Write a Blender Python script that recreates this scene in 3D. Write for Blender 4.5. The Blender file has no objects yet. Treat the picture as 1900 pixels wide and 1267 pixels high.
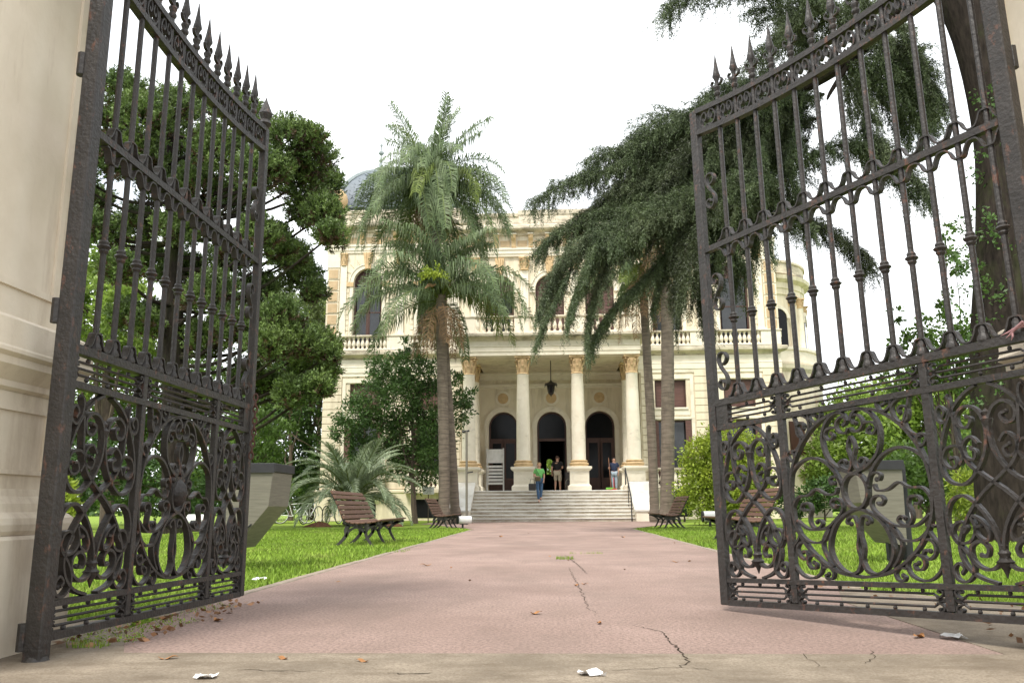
import bpy, bmesh, math, random
import numpy as np
from mathutils import Vector, Matrix
random.seed(11); rng = np.random.default_rng(5)
R = math.radians; PI = math.pi
scene = bpy.context.scene
C0 = scene.collection
# ---------------------------------------------------------------- camera
F_PX, PITCH, YAW, ROLL, CAM_H = 1534.0, R(11.37), R(2.64), R(0.35), 0.57
_rt = np.array([math.cos(YAW), math.sin(YAW), 0.])
_fw = np.array([-math.sin(YAW)*math.cos(PITCH), math.cos(YAW)*math.cos(PITCH), math.sin(PITCH)])
_up = np.cross(_rt, _fw)
_r2 = _rt*math.cos(ROLL) - _up*math.sin(ROLL); _u2 = _rt*math.sin(ROLL) + _up*math.cos(ROLL)
cam_d = bpy.data.cameras.new('camera'); cam = bpy.data.objects.new('camera', cam_d); C0.objects.link(cam)
cam_d.sensor_width = 36.0; cam_d.lens = F_PX/1900*36.0; cam_d.clip_end = 2000; cam_d.clip_start = 0.05
m = Matrix.Identity(4)
for i in range(3):
    m[i][0] = _r2[i]; m[i][1] = _u2[i]; m[i][2] = -_fw[i]
m[2][3] = CAM_H
cam.matrix_world = m; scene.camera = cam
# ---------------------------------------------------------------- sky, sun, exposure
SUN_EL, SUN_AZ = 58, 205      # azimuth clockwise from +Y: high, behind the camera and a little left
world = bpy.data.worlds.new('World'); scene.world = world; world.use_nodes = True
wn = world.node_tree.nodes; wl = world.node_tree.links
bg = wn['Background']
sky = wn.new('ShaderNodeTexSky'); sky.sky_type = 'NISHITA'; sky.sun_disc = False
sky.sun_elevation = R(SUN_EL); sky.sun_rotation = R(SUN_AZ); sky.air_density = 1.0; sky.dust_density = 3.0
wtc = wn.new('ShaderNodeTexCoord'); wno = wn.new('ShaderNodeTexNoise')
wno.inputs['Scale'].default_value = 2.3; wno.inputs['Detail'].default_value = 5; wno.inputs['Roughness'].default_value = .55
wl.new(wtc.outputs['Generated'], wno.inputs['Vector'])
wcr = wn.new('ShaderNodeValToRGB'); wcr.color_ramp.elements[0].position = .38; wcr.color_ramp.elements[1].position = .52
wcr.color_ramp.elements[0].color = (.60,)*3+(1,); wcr.color_ramp.elements[1].color = (1,)*3+(1,)
wl.new(wno.outputs['Fac'], wcr.inputs['Fac'])
wmx = wn.new('ShaderNodeMix'); wmx.data_type = 'RGBA'
wl.new(wcr.outputs['Color'], wmx.inputs['Factor'])
wl.new(sky.outputs['Color'], wmx.inputs['A']); wmx.inputs['B'].default_value = (7.6, 7.8, 8.0, 1)
wl.new(wmx.outputs['Result'], bg.inputs['Color']); bg.inputs['Strength'].default_value = 0.085
sun_d = bpy.data.lights.new('sun', 'SUN'); sun_d.energy = 1.5; sun_d.angle = R(14); sun_d.color = (1.0, .95, .87)
sun = bpy.data.objects.new('sun', sun_d); C0.objects.link(sun)
_sd = Vector((math.sin(R(SUN_AZ))*math.cos(R(SUN_EL)), math.cos(R(SUN_AZ))*math.cos(R(SUN_EL)), math.sin(R(SUN_EL))))
sun.rotation_euler = _sd.to_track_quat('Z', 'Y').to_euler()
vs = scene.view_settings; vs.view_transform = 'Standard'; vs.look = 'None'; vs.gamma = 1; vs.use_curve_mapping = False
vs.exposure = 1.62

# a point of the place at forward distance Y whose picture position in the photograph is (px, py)
def at(px, py, Y):
    d = _r2*(px-950)/F_PX - _u2*(py-633.5)/F_PX + _fw
    p = d*(Y/d[1]); return np.array([p[0], p[1], p[2]+CAM_H])
def gnd(px, py, z=0):
    d = _r2*(px-950)/F_PX - _u2*(py-633.5)/F_PX + _fw
    p = d*((z-CAM_H)/d[2]); return np.array([p[0], p[1], z])

# ---------------------------------------------------------------- materials
MATS = {}
def M(name, col, col2=None, rough=.7, scale=6, bump=.15, bscale=None, metal=0, detail=6, stretch=None, lo=.35, hi=.65, spec=.4, streak=None, isl=0, transl=0, speck=None):
    if name in MATS: return MATS[name]
    mt = bpy.data.materials.new(name); mt.use_nodes = True; nt = mt.node_tree; N = nt.nodes; L = nt.links
    b = N['Principled BSDF']; b.inputs['Roughness'].default_value = rough; b.inputs['Metallic'].default_value = metal
    b.inputs['Specular IOR Level'].default_value = spec
    tc = N.new('ShaderNodeTexCoord'); src = tc.outputs['Object']
    if stretch:
        mp = N.new('ShaderNodeMapping'); mp.inputs['Scale'].default_value = stretch; L.new(src, mp.inputs['Vector']); src2 = mp.outputs['Vector']
    else: src2 = src
    no = N.new('ShaderNodeTexNoise'); no.inputs['Scale'].default_value = scale; no.inputs['Detail'].default_value = detail; no.inputs['Roughness'].default_value = .62
    L.new(src2, no.inputs['Vector'])
    cr = N.new('ShaderNodeValToRGB'); e = cr.color_ramp.elements; e[0].position = lo; e[1].position = hi
    c2 = col2 or tuple(x*.72 for x in col); e[0].color = (*c2, 1); e[1].color = (*col, 1)
    L.new(no.outputs['Fac'], cr.inputs['Fac']); out = cr.outputs['Color']
    if streak:                       # (colour, amount, mapping scale, lo, hi): weathering with its own shape
        scol, amt, ssc, slo, shi = streak
        mp2 = N.new('ShaderNodeMapping'); mp2.inputs['Scale'].default_value = ssc; L.new(src, mp2.inputs['Vector'])
        n2 = N.new('ShaderNodeTexNoise'); n2.inputs['Scale'].default_value = 1; n2.inputs['Detail'].default_value = 7; n2.inputs['Roughness'].default_value = .7
        L.new(mp2.outputs['Vector'], n2.inputs['Vector'])
        mr = N.new('ShaderNodeMapRange'); mr.inputs['From Min'].default_value = slo; mr.inputs['From Max'].default_value = shi; mr.inputs['To Max'].default_value = amt
        L.new(n2.outputs['Fac'], mr.inputs['Value'])
        mx = N.new('ShaderNodeMix'); mx.data_type = 'RGBA'; L.new(mr.outputs['Result'], mx.inputs['Factor']); L.new(out, mx.inputs['A']); mx.inputs['B'].default_value = (*scol, 1)
        out = mx.outputs['Result']
    if speck:                        # fine aggregate: (colour, amount, scale)
        ns = N.new('ShaderNodeTexNoise'); ns.inputs['Scale'].default_value = speck[2]; ns.inputs['Detail'].default_value = 3; L.new(src, ns.inputs['Vector'])
        mq = N.new('ShaderNodeMapRange'); mq.inputs['From Min'].default_value = .42; mq.inputs['From Max'].default_value = .62; mq.inputs['To Max'].default_value = speck[1]; L.new(ns.outputs['Fac'], mq.inputs['Value'])
        my = N.new('ShaderNodeMix'); my.data_type = 'RGBA'; L.new(mq.outputs['Result'], my.inputs['Factor']); L.new(out, my.inputs['A']); my.inputs['B'].default_value = (*speck[0], 1); out = my.outputs['Result']
    if isl:                          # every leaf its own shade
        ge = N.new('ShaderNodeNewGeometry'); m3 = N.new('ShaderNodeMapRange'); m3.inputs['To Min'].default_value = 1-isl; m3.inputs['To Max'].default_value = 1+isl
        L.new(ge.outputs['Random Per Island'], m3.inputs['Value'])
        hs = N.new('ShaderNodeHueSaturation'); L.new(m3.outputs['Result'], hs.inputs['Value']); L.new(out, hs.inputs['Color']); out = hs.outputs['Color']
    L.new(out, b.inputs['Base Color'])
    if bump:
        nb = N.new('ShaderNodeTexNoise'); nb.inputs['Scale'].default_value = bscale or scale*6; nb.inputs['Detail'].default_value = 4
        L.new(src2, nb.inputs['Vector'])
        bp = N.new('ShaderNodeBump'); bp.inputs['Strength'].default_value = bump; bp.inputs['Distance'].default_value = .02
        L.new(nb.outputs['Fac'], bp.inputs['Height']); L.new(bp.outputs['Normal'], b.inputs['Normal'])
    if transl:
        tr = N.new('ShaderNodeBsdfTranslucent'); L.new(out, tr.inputs['Color']); ms = N.new('ShaderNodeMixShader'); ms.inputs['Fac'].default_value = transl
        L.new(b.outputs[0], ms.inputs[1]); L.new(tr.outputs[0], ms.inputs[2]); L.new(ms.outputs[0], N['Material Output'].inputs['Surface'])
    MATS[name] = mt; return mt

stucco = M('cream stucco', (.71, .635, .49), (.65, .57, .42), rough=.85, scale=1.3, bump=.12, bscale=30, streak=((.28, .215, .135), .7, (2.2, 2.2, .32), .47, .74))
trim = M('pale stucco trim', (.74, .68, .555), (.66, .595, .47), rough=.85, scale=2.2, bump=.1, bscale=35, streak=((.25, .20, .14), .6, (1.2, 1.2, 2.6), .56, .78))
cornice_m = M('weathered cornice stucco', (.66, .59, .46), (.47, .41, .31), rough=.9, scale=1.7, bump=.15, bscale=25, streak=((.085, .07, .05), .85, (1.1, 1.1, 3.2), .47, .70))
ochre = M('ochre stucco', (.60, .435, .245), (.49, .345, .185), rough=.85, scale=5, bump=.15, bscale=40, streak=((.22, .15, .08), .5, (6, 6, 6), .52, .75))
sand = M('tan panel stucco', (.50, .37, .225), (.42, .305, .18), rough=.9, scale=4, bump=.15, bscale=40)
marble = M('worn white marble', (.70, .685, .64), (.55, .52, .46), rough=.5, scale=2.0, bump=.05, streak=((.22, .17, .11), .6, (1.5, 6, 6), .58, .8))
riser_m = M('marble riser', (.52, .475, .40), (.33, .275, .20), rough=.6, scale=2.2, bump=.05, streak=((.16, .11, .07), .8, (1.2, 5, 9), .52, .72))  # base colour lowered to paint in deeper shade under the nosings
wood_dark = M('dark red brown wood', (.075, .032, .022), (.05, .022, .016), rough=.5, scale=3, stretch=(6, 6, .6), bump=.1)
shutter_m = M('brown shutter wood', (.115, .055, .043), (.08, .038, .03), rough=.6, scale=40, stretch=(.05, .05, 1), detail=1, bump=.5, bscale=40)
glass_m = M('dark window glass', (.012, .012, .013), (.009, .009, .01), rough=.12, bump=0, spec=.12)
pane_m = M('window pane', (.03, .032, .035), (.02, .021, .023), rough=.1, bump=0, spec=.55)
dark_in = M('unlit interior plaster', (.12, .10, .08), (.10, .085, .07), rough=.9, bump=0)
iron = M('old dark iron paint', (.033, .028, .025), (.020, .017, .015), rough=.5, scale=9, bump=.3, bscale=55, streak=((.15, .062, .036), .75, (24, 24, 13), .575, .70), spec=.4)
slate = M('blue grey slate', (.15, .175, .20), (.10, .12, .14), rough=.6, scale=8, bump=.1)
lead = M('lead ridge metal', (.30, .34, .34), (.22, .25, .25), rough=.5, scale=6, bump=.05)
pier_m = M('painted stone pier', (.72, .635, .515), (.63, .55, .43), rough=.8, scale=2.2, bump=.08, bscale=30, streak=((.27, .175, .11), .6, (5, 5, .8), .53, .80))
path_m = M('pink asphalt', (.405, .292, .252), (.285, .202, .172), rough=.95, scale=.7, bump=.8, bscale=120, streak=((.20, .155, .13), .7, (1.1, .5, 1), .46, .72), spec=.15, speck=((.19, .14, .115), .7, 60))
conc_m = M('worn concrete', (.285, .24, .185), (.175, .145, .11), rough=.95, scale=2.6, bump=.45, bscale=60, streak=((.10, .075, .05), .75, (3, 7, 1), .50, .74), spec=.15, speck=((.13, .10, .07), .5, 120))
kerb_m = M('pale kerb stone', (.30, .245, .19), (.19, .15, .115), rough=.95, scale=7, bump=.4)
crack_m = M('crack dirt', (.045, .035, .025), (.03, .023, .016), rough=1, bump=0, spec=.1)
lawn_m = M('lawn earth and grass', (.22, .305, .045), (.13, .20, .03), rough=.95, scale=.9, bump=.8, bscale=60, spec=.1, streak=((.24, .23, .09), .6, (1.6, 1.6, 1), .52, .72))
blade_m = M('grass blade', (.25, .355, .05), (.15, .24, .03), rough=.6, scale=.6, bump=0, isl=.45, transl=.35, spec=.2, streak=((.33, .31, .12), .6, (1.3, 1.3, 1), .52, .70))
steel = M('brushed steel', (.185, .172, .135), (.135, .125, .098), rough=.6, metal=.15, scale=4, stretch=(1, 1, 14), bump=.05, spec=.3)
greyp = M('dark grey steel', (.034, .034, .036), (.025, .025, .027), rough=.65, scale=6, bump=.05, spec=.25)
whitep = M('white enamel', (.72, .72, .70), (.60, .60, .57), rough=.4, scale=5, bump=.03)
slat_m = M('oiled bench wood', (.135, .068, .042), (.085, .042, .027), rough=.6, scale=4, stretch=(14, 1.2, 14), bump=.3, bscale=30)
bark_palm = M('grey palm bark', (.185, .15, .115), (.095, .076, .057), rough=.95, scale=2, stretch=(1, 1, 9), bump=.8, bscale=5, streak=((.06, .048, .036), .7, (4, 4, 1.2), .5, .72))
bark_dark = M('dark conifer bark', (.034, .027, .022), (.015, .012, .010), rough=1, scale=5, stretch=(3, 3, .7), bump=1, bscale=6, streak=((.045, .055, .02), .7, (1.5, 1.5, .8), .5, .7), spec=.1)
bark = M('brown bark', (.12, .09, .065), (.07, .053, .04), rough=.95, scale=5, stretch=(3, 3, .7), bump=.6)

# ---------------------------------------------------------------- mesh helpers
def tag(o, label=None, cat=None, group=None, kind=None):
    if label: o['label'] = label
    if cat: o['category'] = cat
    if group: o['group'] = group
    if kind: o['kind'] = kind
    return o
def empty(name, loc=(0, 0, 0), rz=0, label=None, cat=None, group=None):
    o = bpy.data.objects.new(name, None); C0.objects.link(o); o.location = loc; o.rotation_euler = (0, 0, rz); o.empty_display_size = .2
    return tag(o, label, cat, group)
def link(name, me, parent=None, loc=None, rot=None, scl=None):
    o = bpy.data.objects.new(name, me); C0.objects.link(o)
    if parent: o.parent = parent
    if loc is not None: o.location = loc
    if rot is not None: o.rotation_euler = rot
    if scl is not None: o.scale = scl
    return o
class MB:
    def __init__(s): s.v = []; s.f = []
    def add(s, vs, fs):
        k = len(s.v); s.v += [tuple(p) for p in vs]; s.f += [tuple(i+k for i in f) for f in fs]; return s
    def box(s, x0, x1, y0, y1, z0, z1):
        return s.add([(x0, y0, z0), (x1, y0, z0), (x1, y1, z0), (x0, y1, z0), (x0, y0, z1), (x1, y0, z1), (x1, y1, z1), (x0, y1, z1)],
                     [(3, 2, 1, 0), (4, 5, 6, 7), (0, 1, 5, 4), (1, 2, 6, 5), (2, 3, 7, 6), (3, 0, 4, 7)])
    def cbox(s, x0, x1, y0, y1, z0, z1, c):       # box with chamfered vertical and top edges
        lo = [(x0+c, y0), (x1-c, y0), (x1, y0+c), (x1, y1-c), (x1-c, y1), (x0+c, y1), (x0, y1-c), (x0, y0+c)]
        cx, cy = (x0+x1)/2, (y0+y1)/2
        k = lambda p: (p[0]+math.copysign(min(c, abs(cx-p[0])), cx-p[0]), p[1]+math.copysign(min(c, abs(cy-p[1])), cy-p[1]))
        rings = [[(*k(p), z0) for p in lo], [(*p, z0+c) for p in lo], [(*p, z1-c) for p in lo], [(*k(p), z1) for p in lo]]
        vs = [p for r in rings for p in r]; fs = [tuple(reversed(range(8))), tuple(range(24, 32))]
        for r in range(3):
            for i in range(8): fs.append((r*8+i, r*8+(i+1) % 8, r*8+8+(i+1) % 8, r*8+8+i))
        return s.add(vs, fs)
    def prism(s, poly, axis, a, b):              # closed polygon of pairs, extruded along an axis
        n = len(poly)
        mk = {'x': lambda p, t: (t, p[0], p[1]), 'y': lambda p, t: (p[0], t, p[1]), 'z': lambda p, t: (p[0], p[1], t)}[axis]
        vs = [mk(p, a) for p in poly]+[mk(p, b) for p in poly]
        fs = [tuple(range(n)), tuple(reversed(range(n, 2*n)))]+[(i+n, (i+1) % n+n, (i+1) % n, i) for i in range(n)]
        return s.add(vs, fs)
    def tube(s, path, rad, n=8, cap=True):
        P = [Vector(p) for p in path]; r = rad if hasattr(rad, '__len__') else [rad]*len(P)
        k = len(s.v); up = None
        for i, p in enumerate(P):
            t = (P[min(i+1, len(P)-1)]-P[max(i-1, 0)]).normalized()
            if up is None: up = t.cross(Vector((0, 0, 1)) if abs(t.z) < .9 else Vector((1, 0, 0))).normalized()
            else: up = (up-t*up.dot(t)).normalized()
            sd = t.cross(up)
            for j in range(n):
                a = 2*PI*j/n; s.v.append(tuple(p+up*math.cos(a)*r[i]+sd*math.sin(a)*r[i]))
        for i in range(len(P)-1):
            for j in range(n): s.f.append((k+i*n+j, k+i*n+(j+1) % n, k+(i+1)*n+(j+1) % n, k+(i+1)*n+j))
        if cap: s.f.append(tuple(k+j for j in reversed(range(n)))); s.f.append(tuple(k+(len(P)-1)*n+j for j in range(n)))
        return s
    def lathe(s, prof, c=(0, 0, 0), n=16, sq=False):
        k = len(s.v); off = PI/4 if sq else 0; n = 4 if sq else n; q = math.sqrt(2) if sq else 1
        for r, z in prof:
            for j in range(n):
                a = 2*PI*j/n+off; s.v.append((c[0]+r*q*math.cos(a), c[1]+r*q*math.sin(a), c[2]+z))
        for i in range(len(prof)-1):
            for j in range(n): s.f.append((k+i*n+j, k+i*n+(j+1) % n, k+(i+1)*n+(j+1) % n, k+(i+1)*n+j))
        s.f.append(tuple(k+j for j in reversed(range(n)))); s.f.append(tuple(k+(len(prof)-1)*n+j for j in range(n)))
        return s
    def ball(s, c, r, n=8, sz=1.0):
        return s.lathe([(r*math.sin(PI*i/6)+1e-4, -r*sz*math.cos(PI*i/6)) for i in range(7)], c, n)
    def strip(s, pts, t, w, T=lambda p: p, taper=False):   # flat bar swept along a path in the x-z plane, w deep in y
        n = len(pts); k = len(s.v)
        for i in range(n):
            a = pts[max(i-1, 0)]; b = pts[min(i+1, n-1)]; dx, dz = b[0]-a[0], b[1]-a[1]; l = math.hypot(dx, dz) or 1
            h = t/2*(1 if not taper else max(.45, 1-i/n*.6)); nx, nz = -dz/l*h, dx/l*h; x, z = pts[i]
            for q in ((x+nx, -w/2, z+nz), (x+nx, w/2, z+nz), (x-nx, w/2, z-nz), (x-nx, -w/2, z-nz)): s.v.append(T(q))
        for i in range(n-1):
            for j in range(4): s.f.append((k+i*4+j, k+i*4+(j+1) % 4, k+i*4+4+(j+1) % 4, k+i*4+4+j))
        s.f.append((k+3, k+2, k+1, k)); e = k+(n-1)*4; s.f.append((e, e+1, e+2, e+3)); return s
    def mesh(s, name, mat, smooth=False):
        me = bpy.data.meshes.new(name); me.from_pydata(s.v, [], s.f)
        bm = bmesh.new(); bm.from_mesh(me); bmesh.ops.recalc_face_normals(bm, faces=bm.faces); bm.to_mesh(me); bm.free()
        me.materials.append(mat)
        if smooth:
            me.polygons.foreach_set('use_smooth', [True]*len(me.polygons))
            try: me.set_sharp_from_angle(angle=R(40))
            except Exception: pass
        return me
    def build(s, name, mat, parent=None, smooth=False, loc=None, rot=None): return link(name, s.mesh(name, mat, smooth), parent, loc, rot)
def crom(pts, n=5):                               # smooth a traced path
    P = [pts[0]]+list(pts)+[pts[-1]]; o = []
    for i in range(1, len(P)-2):
        p0, p1, p2, p3 = [np.array(q, float) for q in P[i-1:i+3]]
        for j in range(n):
            t = j/n; o.append(tuple(.5*((2*p1)+(-p0+p2)*t+(2*p0-5*p1+4*p2-p3)*t*t+(-p0+3*p1-3*p2+p3)*t**3)))
    o.append(tuple(pts[-1])); return o
def quadmesh(name, V, mat, parent=None, link_it=True):   # V: (N,4,3)
    V = np.asarray(V, np.float32); N = len(V); me = bpy.data.meshes.new(name)
    me.vertices.add(N*4); me.vertices.foreach_set('co', V.reshape(-1))
    me.loops.add(N*4); me.loops.foreach_set('vertex_index', np.arange(N*4, dtype=np.int32))
    me.polygons.add(N); me.polygons.foreach_set('loop_start', np.arange(0, N*4, 4, dtype=np.int32))
    try: me.polygons.foreach_set('loop_total', np.full(N, 4, np.int32))
    except Exception: pass
    me.update(calc_edges=True); me.materials.append(mat)
    return link(name, me, parent) if link_it else me
def unit(a): return a/(np.linalg.norm(a, axis=-1, keepdims=True)+1e-9)
def rdir(n, up=0):
    d = rng.normal(size=(n, 3)); d[:, 2] += up; return unit(d)
def leaves(c, d, L, W, jig=.5):                   # rhombic leaves: base points, directions, lengths, widths
    n = len(c); s = unit(np.cross(d, rdir(n))); L = np.broadcast_to(np.asarray(L, float), (n,))[:, None]; W = np.broadcast_to(np.asarray(W, float), (n,))[:, None]
    mid = c+d*L*jig
    return np.stack([c, mid+s*W/2, c+d*L, mid-s*W/2], 1)
# ================================================================ the setting: ground, path, sill, kerbs
def sheet(name, x0, x1, y0, y1, z, mat, nx=1, ny=1, amp=0):
    b = MB(); k = {}
    for j in range(ny+1):
        for i in range(nx+1): b.v.append((x0+(x1-x0)*i/nx, y0+(y1-y0)*j/ny, z+(random.uniform(-amp, amp) if amp else 0)))
    for j in range(ny):
        for i in range(nx): q = j*(nx+1)+i; b.f.append((q, q+1, q+nx+2, q+nx+1))
    return b.build(name, mat)
tag(sheet('ground', -400, 400, 2.2, 700, -.016, lawn_m), kind='structure')
tag(sheet('path', -2.1, 2.1, 3.47, 35.6, 0, path_m), kind='structure')
tag(sheet('forecourt', -4.9, 4.9, 31.2, 36, -.004, path_m), kind='structure')
fl = MB()                                          # the path widens towards the steps
for sx in (-1, 1): fl.prism([(sx*2.0, 22.5), (sx*2.35, 24.0), (sx*3.3, 27), (sx*4.6, 31.5), (sx*2.0, 31.5)][::sx], 'z', -.03, -.002)
tag(fl.build('path_flare', path_m), kind='structure')
sill = MB(); sill.prism([(2.62, -.05), (3.462, -.05), (3.462, .004), (2.68, .004), (2.62, -.012)], 'x', -2.9, 2.9)
tag(sill.build('threshold_slab', conc_m), kind='structure')
tag(sheet('pavement', -30, 30, -6, 2.618, -.03, conc_m), kind='structure')
side = MB(); side.prism([(-2.9, 3.47), (-2.0, 3.47), (-1.75, 3.47), (-2.02, 4.0), (-2.25, 4.55), (-2.9, 4.3)], 'z', -.03, .002); side.prism([(2.9, 3.47), (2.9, 4.3), (2.6, 5.3), (2.05, 6.3), (1.75, 5.3), (1.75, 3.47)], 'z', -.03, .003)
tag(side.build('gate_apron', conc_m), kind='structure')
for sx in (-1, 1):
    o = MB().build('kerb', kerb_m); bpy.data.objects.remove(o)
    y = 4.6 if sx < 0 else 6.2
    root = empty('kerb', (0, 0, 0)); tag(root, kind='structure')
    while y < 22.4:
        l = random.uniform(.85, 1.05)
        MB().cbox(sx*2.145-.04, sx*2.145+.04, y, y+l-.015, -.04, .006+random.uniform(-.004, .004), .008).build('kerb_stone', kerb_m, root)
        y += l
def crack(px, w0=.006, z=.0015, sill_z=None):
    pts = [gnd(x, y) for x, y in px]; fine = []
    for a, b in zip(pts[:-1], pts[1:]):
        n = max(2, int(np.linalg.norm(b-a)/.03))
        for i in range(n):
            p = a+(b-a)*i/n; q = np.array([random.uniform(-1, 1), random.uniform(-1, 1), 0])*.012; fine.append(p+q)
    b = MB(); n = len(fine)
    for i, p in enumerate(fine):
        w = w0*.55*random.uniform(.25, 1.2)*math.sin(PI*(i+.6)/(n+.4))**.4
        zz = z if p[1] > 3.466 else .0055
        d = fine[min(i+1, n-1)]-fine[max(i-1, 0)]; d = d/(np.linalg.norm(d)+1e-6); s = np.array([-d[1], d[0], 0])*w
        b.v += [(p[0]+s[0], p[1]+s[1], zz), (p[0]-s[0], p[1]-s[1], zz)]
    b.f = [(2*i, 2*i+1, 2*i+3, 2*i+2) for i in range(n-1)]
    o = b.build('crack', crack_m, bpy.data.objects['path']); return o
crack([(1050, 1030), (1075, 1050), (1090, 1065)], .009)
crack([(1055, 1052), (1072, 1085), (1085, 1110), (1090, 1128), (1110, 1140)], .006)
crack([(1175, 1160), (1225, 1172), (1245, 1190), (1262, 1205), (1270, 1215), (1276, 1232), (1262, 1240), (1195, 1243), (1120, 1246)], .008)
crack([(1262, 1240), (1310, 1243), (1340, 1250)], .004)
crack([(1490, 1212), (1500, 1224), (1520, 1238), (1545, 1243)], .004)
crack([(1615, 1205), (1622, 1220), (1600, 1236)], .004)
crack([(715, 1250), (760, 1252), (810, 1250)], .008)
crack([(440, 1245), (520, 1246), (610, 1248)], .006)

# ================================================================ gate piers
def pier(sx, label):
    root = empty('gate_pier', (-2.255 if sx < 0 else 2.115, 3.2, 0), label=label, cat='gate pier', group='stone piers either side of the gate')
    def ring(name, z0, z1, out, prof=None, mat=pier_m):
        b = MB(); W, D0, D1 = 1.15, -.62, .48      # inner face is local x=0, pier lies towards sx
        levels = prof or [(out, z0), (out, z1)]
        k = len(b.v)
        for o, z in levels:
            xs = sorted([-sx*o, sx*(W+o)])
            for x, y in ((xs[0], D0-o), (xs[1], D0-o), (xs[1], D1+o), (xs[0], D1+o)): b.v.append((x, y, z))
        n = len(levels)
        for i in range(n-1):
            for j in range(4): b.f.append((i*4+j, i*4+(j+1) % 4, i*4+4+(j+1) % 4, i*4+4+j))
        b.f.append((3, 2, 1, 0)); b.f.append(tuple((n-1)*4+j for j in range(4)))
        return b.build(name, mat, root)
    ring('plinth', -.03, .47, .075, [(.085, -.03), (.085, .455), (.07, .47)])
    ring('base_moulding', .47, .66, 0, [(.06, .471), (.075, .49), (.08, .515), (.075, .54), (.06, .555), (.045, .565), (.04, .60), (.02, .63), (.012, .66)])
    ring('dado', .66, 1.06, .0)
    for (z0, z1, y0, y1) in ((.72, 1.0, -.52, -.07), (.72, 1.0, .0, .40)):    # raised fillets that frame the dado panels
        b = MB()
        for q in ((z0, z0+.018, y0, y1), (z1-.018, z1, y0, y1)): b.box(*sorted((-sx*.012, sx*.02)), q[2], q[3], q[0], q[1])
        for q in (y0, y1-.018): b.box(*sorted((-sx*.011, sx*.02)), q, q+.018, z0+.018, z1-.018)
        b.build('panel_fillet', pier_m, root)
    ring('cap_moulding', 1.06, 1.36, 0, [(.0, 1.061), (.02, 1.075), (.02, 1.10), (.05, 1.13), (.075, 1.155), (.075, 1.185), (.095, 1.20), (.095, 1.215), (.09, 1.225), (.085, 1.335), (.03, 1.365), (.0, 1.375)])
    ring('shaft', 1.376, 5.2, -.02)
    for y0, y1 in ((-.52, .36),):
        b = MB()
        for y in (y0, y1): b.box(*sorted((sx*.006, sx*.04)), y, y+.03, 1.5, 5.0)
        b.box(*sorted((sx*.006, sx*.04)), y0+.03, y1, 1.5, 1.53)
        b.build('panel_fillet', pier_m, root)
    ring('cornice', 5.2, 5.5, 0, [(-.01, 5.201), (.06, 5.26), (.14, 5.36), (.16, 5.5)])
    return root
pier(-1, 'tall cream stone gate pier with moulded base at the left edge')
pier(1, 'cream stone gate pier sliver at the upper right edge')

# ================================================================ gate leaves (one drawing, built for each hand)
HALF = [  # half of the wide panel, offsets from its centre line
 [(.0,.962),(.055,.959),(.147,.937),(.222,.896),(.291,.832),(.346,.753),(.378,.674),(.392,.598),(.393,.514),(.379,.432),(.342,.351),(.282,.278),(.202,.218),(.111,.18),(.0,.165)],
 [(.012,.906),(.028,.94),(.067,.955),(.122,.926),(.16,.865),(.162,.794),(.136,.727),(.085,.683),(.03,.658),(.0,.652)],
 [(.006,.871),(.02,.851),(.056,.853),(.077,.881),(.068,.913),(.04,.931),(.016,.916),(.022,.893),(.036,.889)],
 [(.077,.881),(.101,.886),(.135,.878),(.149,.851),(.129,.826),(.103,.834),(.1,.849),(.112,.856)],
 [(.0,.83),(.015,.802),(.02,.77),(.008,.726),(.008,.69),(.025,.668),(.062,.68),(.076,.704),(.054,.721),(.038,.707)],
 [(.071,.574),(.085,.623),(.119,.679),(.176,.728),(.25,.748),(.312,.733),(.361,.699),(.386,.654)],
 [(.074,.594),(.091,.632),(.116,.645),(.143,.633),(.135,.609),(.118,.612)],
 [(.104,.591),(.118,.561),(.174,.562),(.232,.591),(.283,.564),(.345,.559),(.381,.515),(.384,.459)],
 [(.112,.507),(.128,.492),(.149,.515),(.132,.535),(.098,.532),(.08,.504),(.091,.469),(.138,.428),(.179,.402),(.242,.391),(.306,.398),(.367,.442)],
 [(.301,.492),(.316,.489),(.333,.504),(.315,.524),(.283,.521),(.27,.493),(.282,.46),(.283,.427),(.265,.4),(.233,.399),(.211,.42),(.226,.439),(.245,.428)],
 [(.0,.482),(.051,.468),(.115,.429),(.154,.375),(.174,.307),(.163,.251),(.125,.203),(.072,.179),(.026,.193),(.006,.231),(.006,.251)],
 [(.006,.251),(.016,.3),(.006,.359),(.008,.409),(.026,.447),(.059,.436),(.063,.416),(.045,.412)],
 [(.168,.403),(.206,.354),(.217,.307),(.195,.251),(.164,.213)],
 [(.167,.393),(.205,.34),(.257,.327),(.31,.338),(.354,.374)],
 [(.386,.386),(.365,.396),(.354,.374),(.371,.341),(.401,.304),(.404,.242),(.395,.206),(.351,.165),(.299,.155),(.25,.177),(.233,.214),(.243,.251),(.271,.267),(.306,.26),(.32,.232),(.305,.205),(.276,.203),(.27,.223),(.287,.231)],
 [(.299,.287),(.318,.324),(.35,.332),(.377,.309),(.372,.269),(.34,.246),(.315,.264),(.329,.287),(.349,.282)],
 [(.238,.204),(.212,.209),(.19,.209),(.169,.185),(.179,.157),(.206,.153),(.216,.169),(.203,.176)],
 [(.243,.978),(.232,.944),(.202,.924),(.175,.933),(.161,.962),(.175,.979),(.203,.977),(.209,.961),(.19,.955)],
 [(.35,.974),(.286,.972),(.243,.943),(.244,.893),(.273,.859),(.311,.868),(.321,.911),(.297,.934),(.274,.923),(.277,.903)],
 [(.333,.968),(.316,.912),(.297,.866),(.307,.825),(.34,.797),(.382,.795),(.395,.771),(.371,.743),(.348,.755),(.354,.783),(.371,.79)]]
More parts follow.
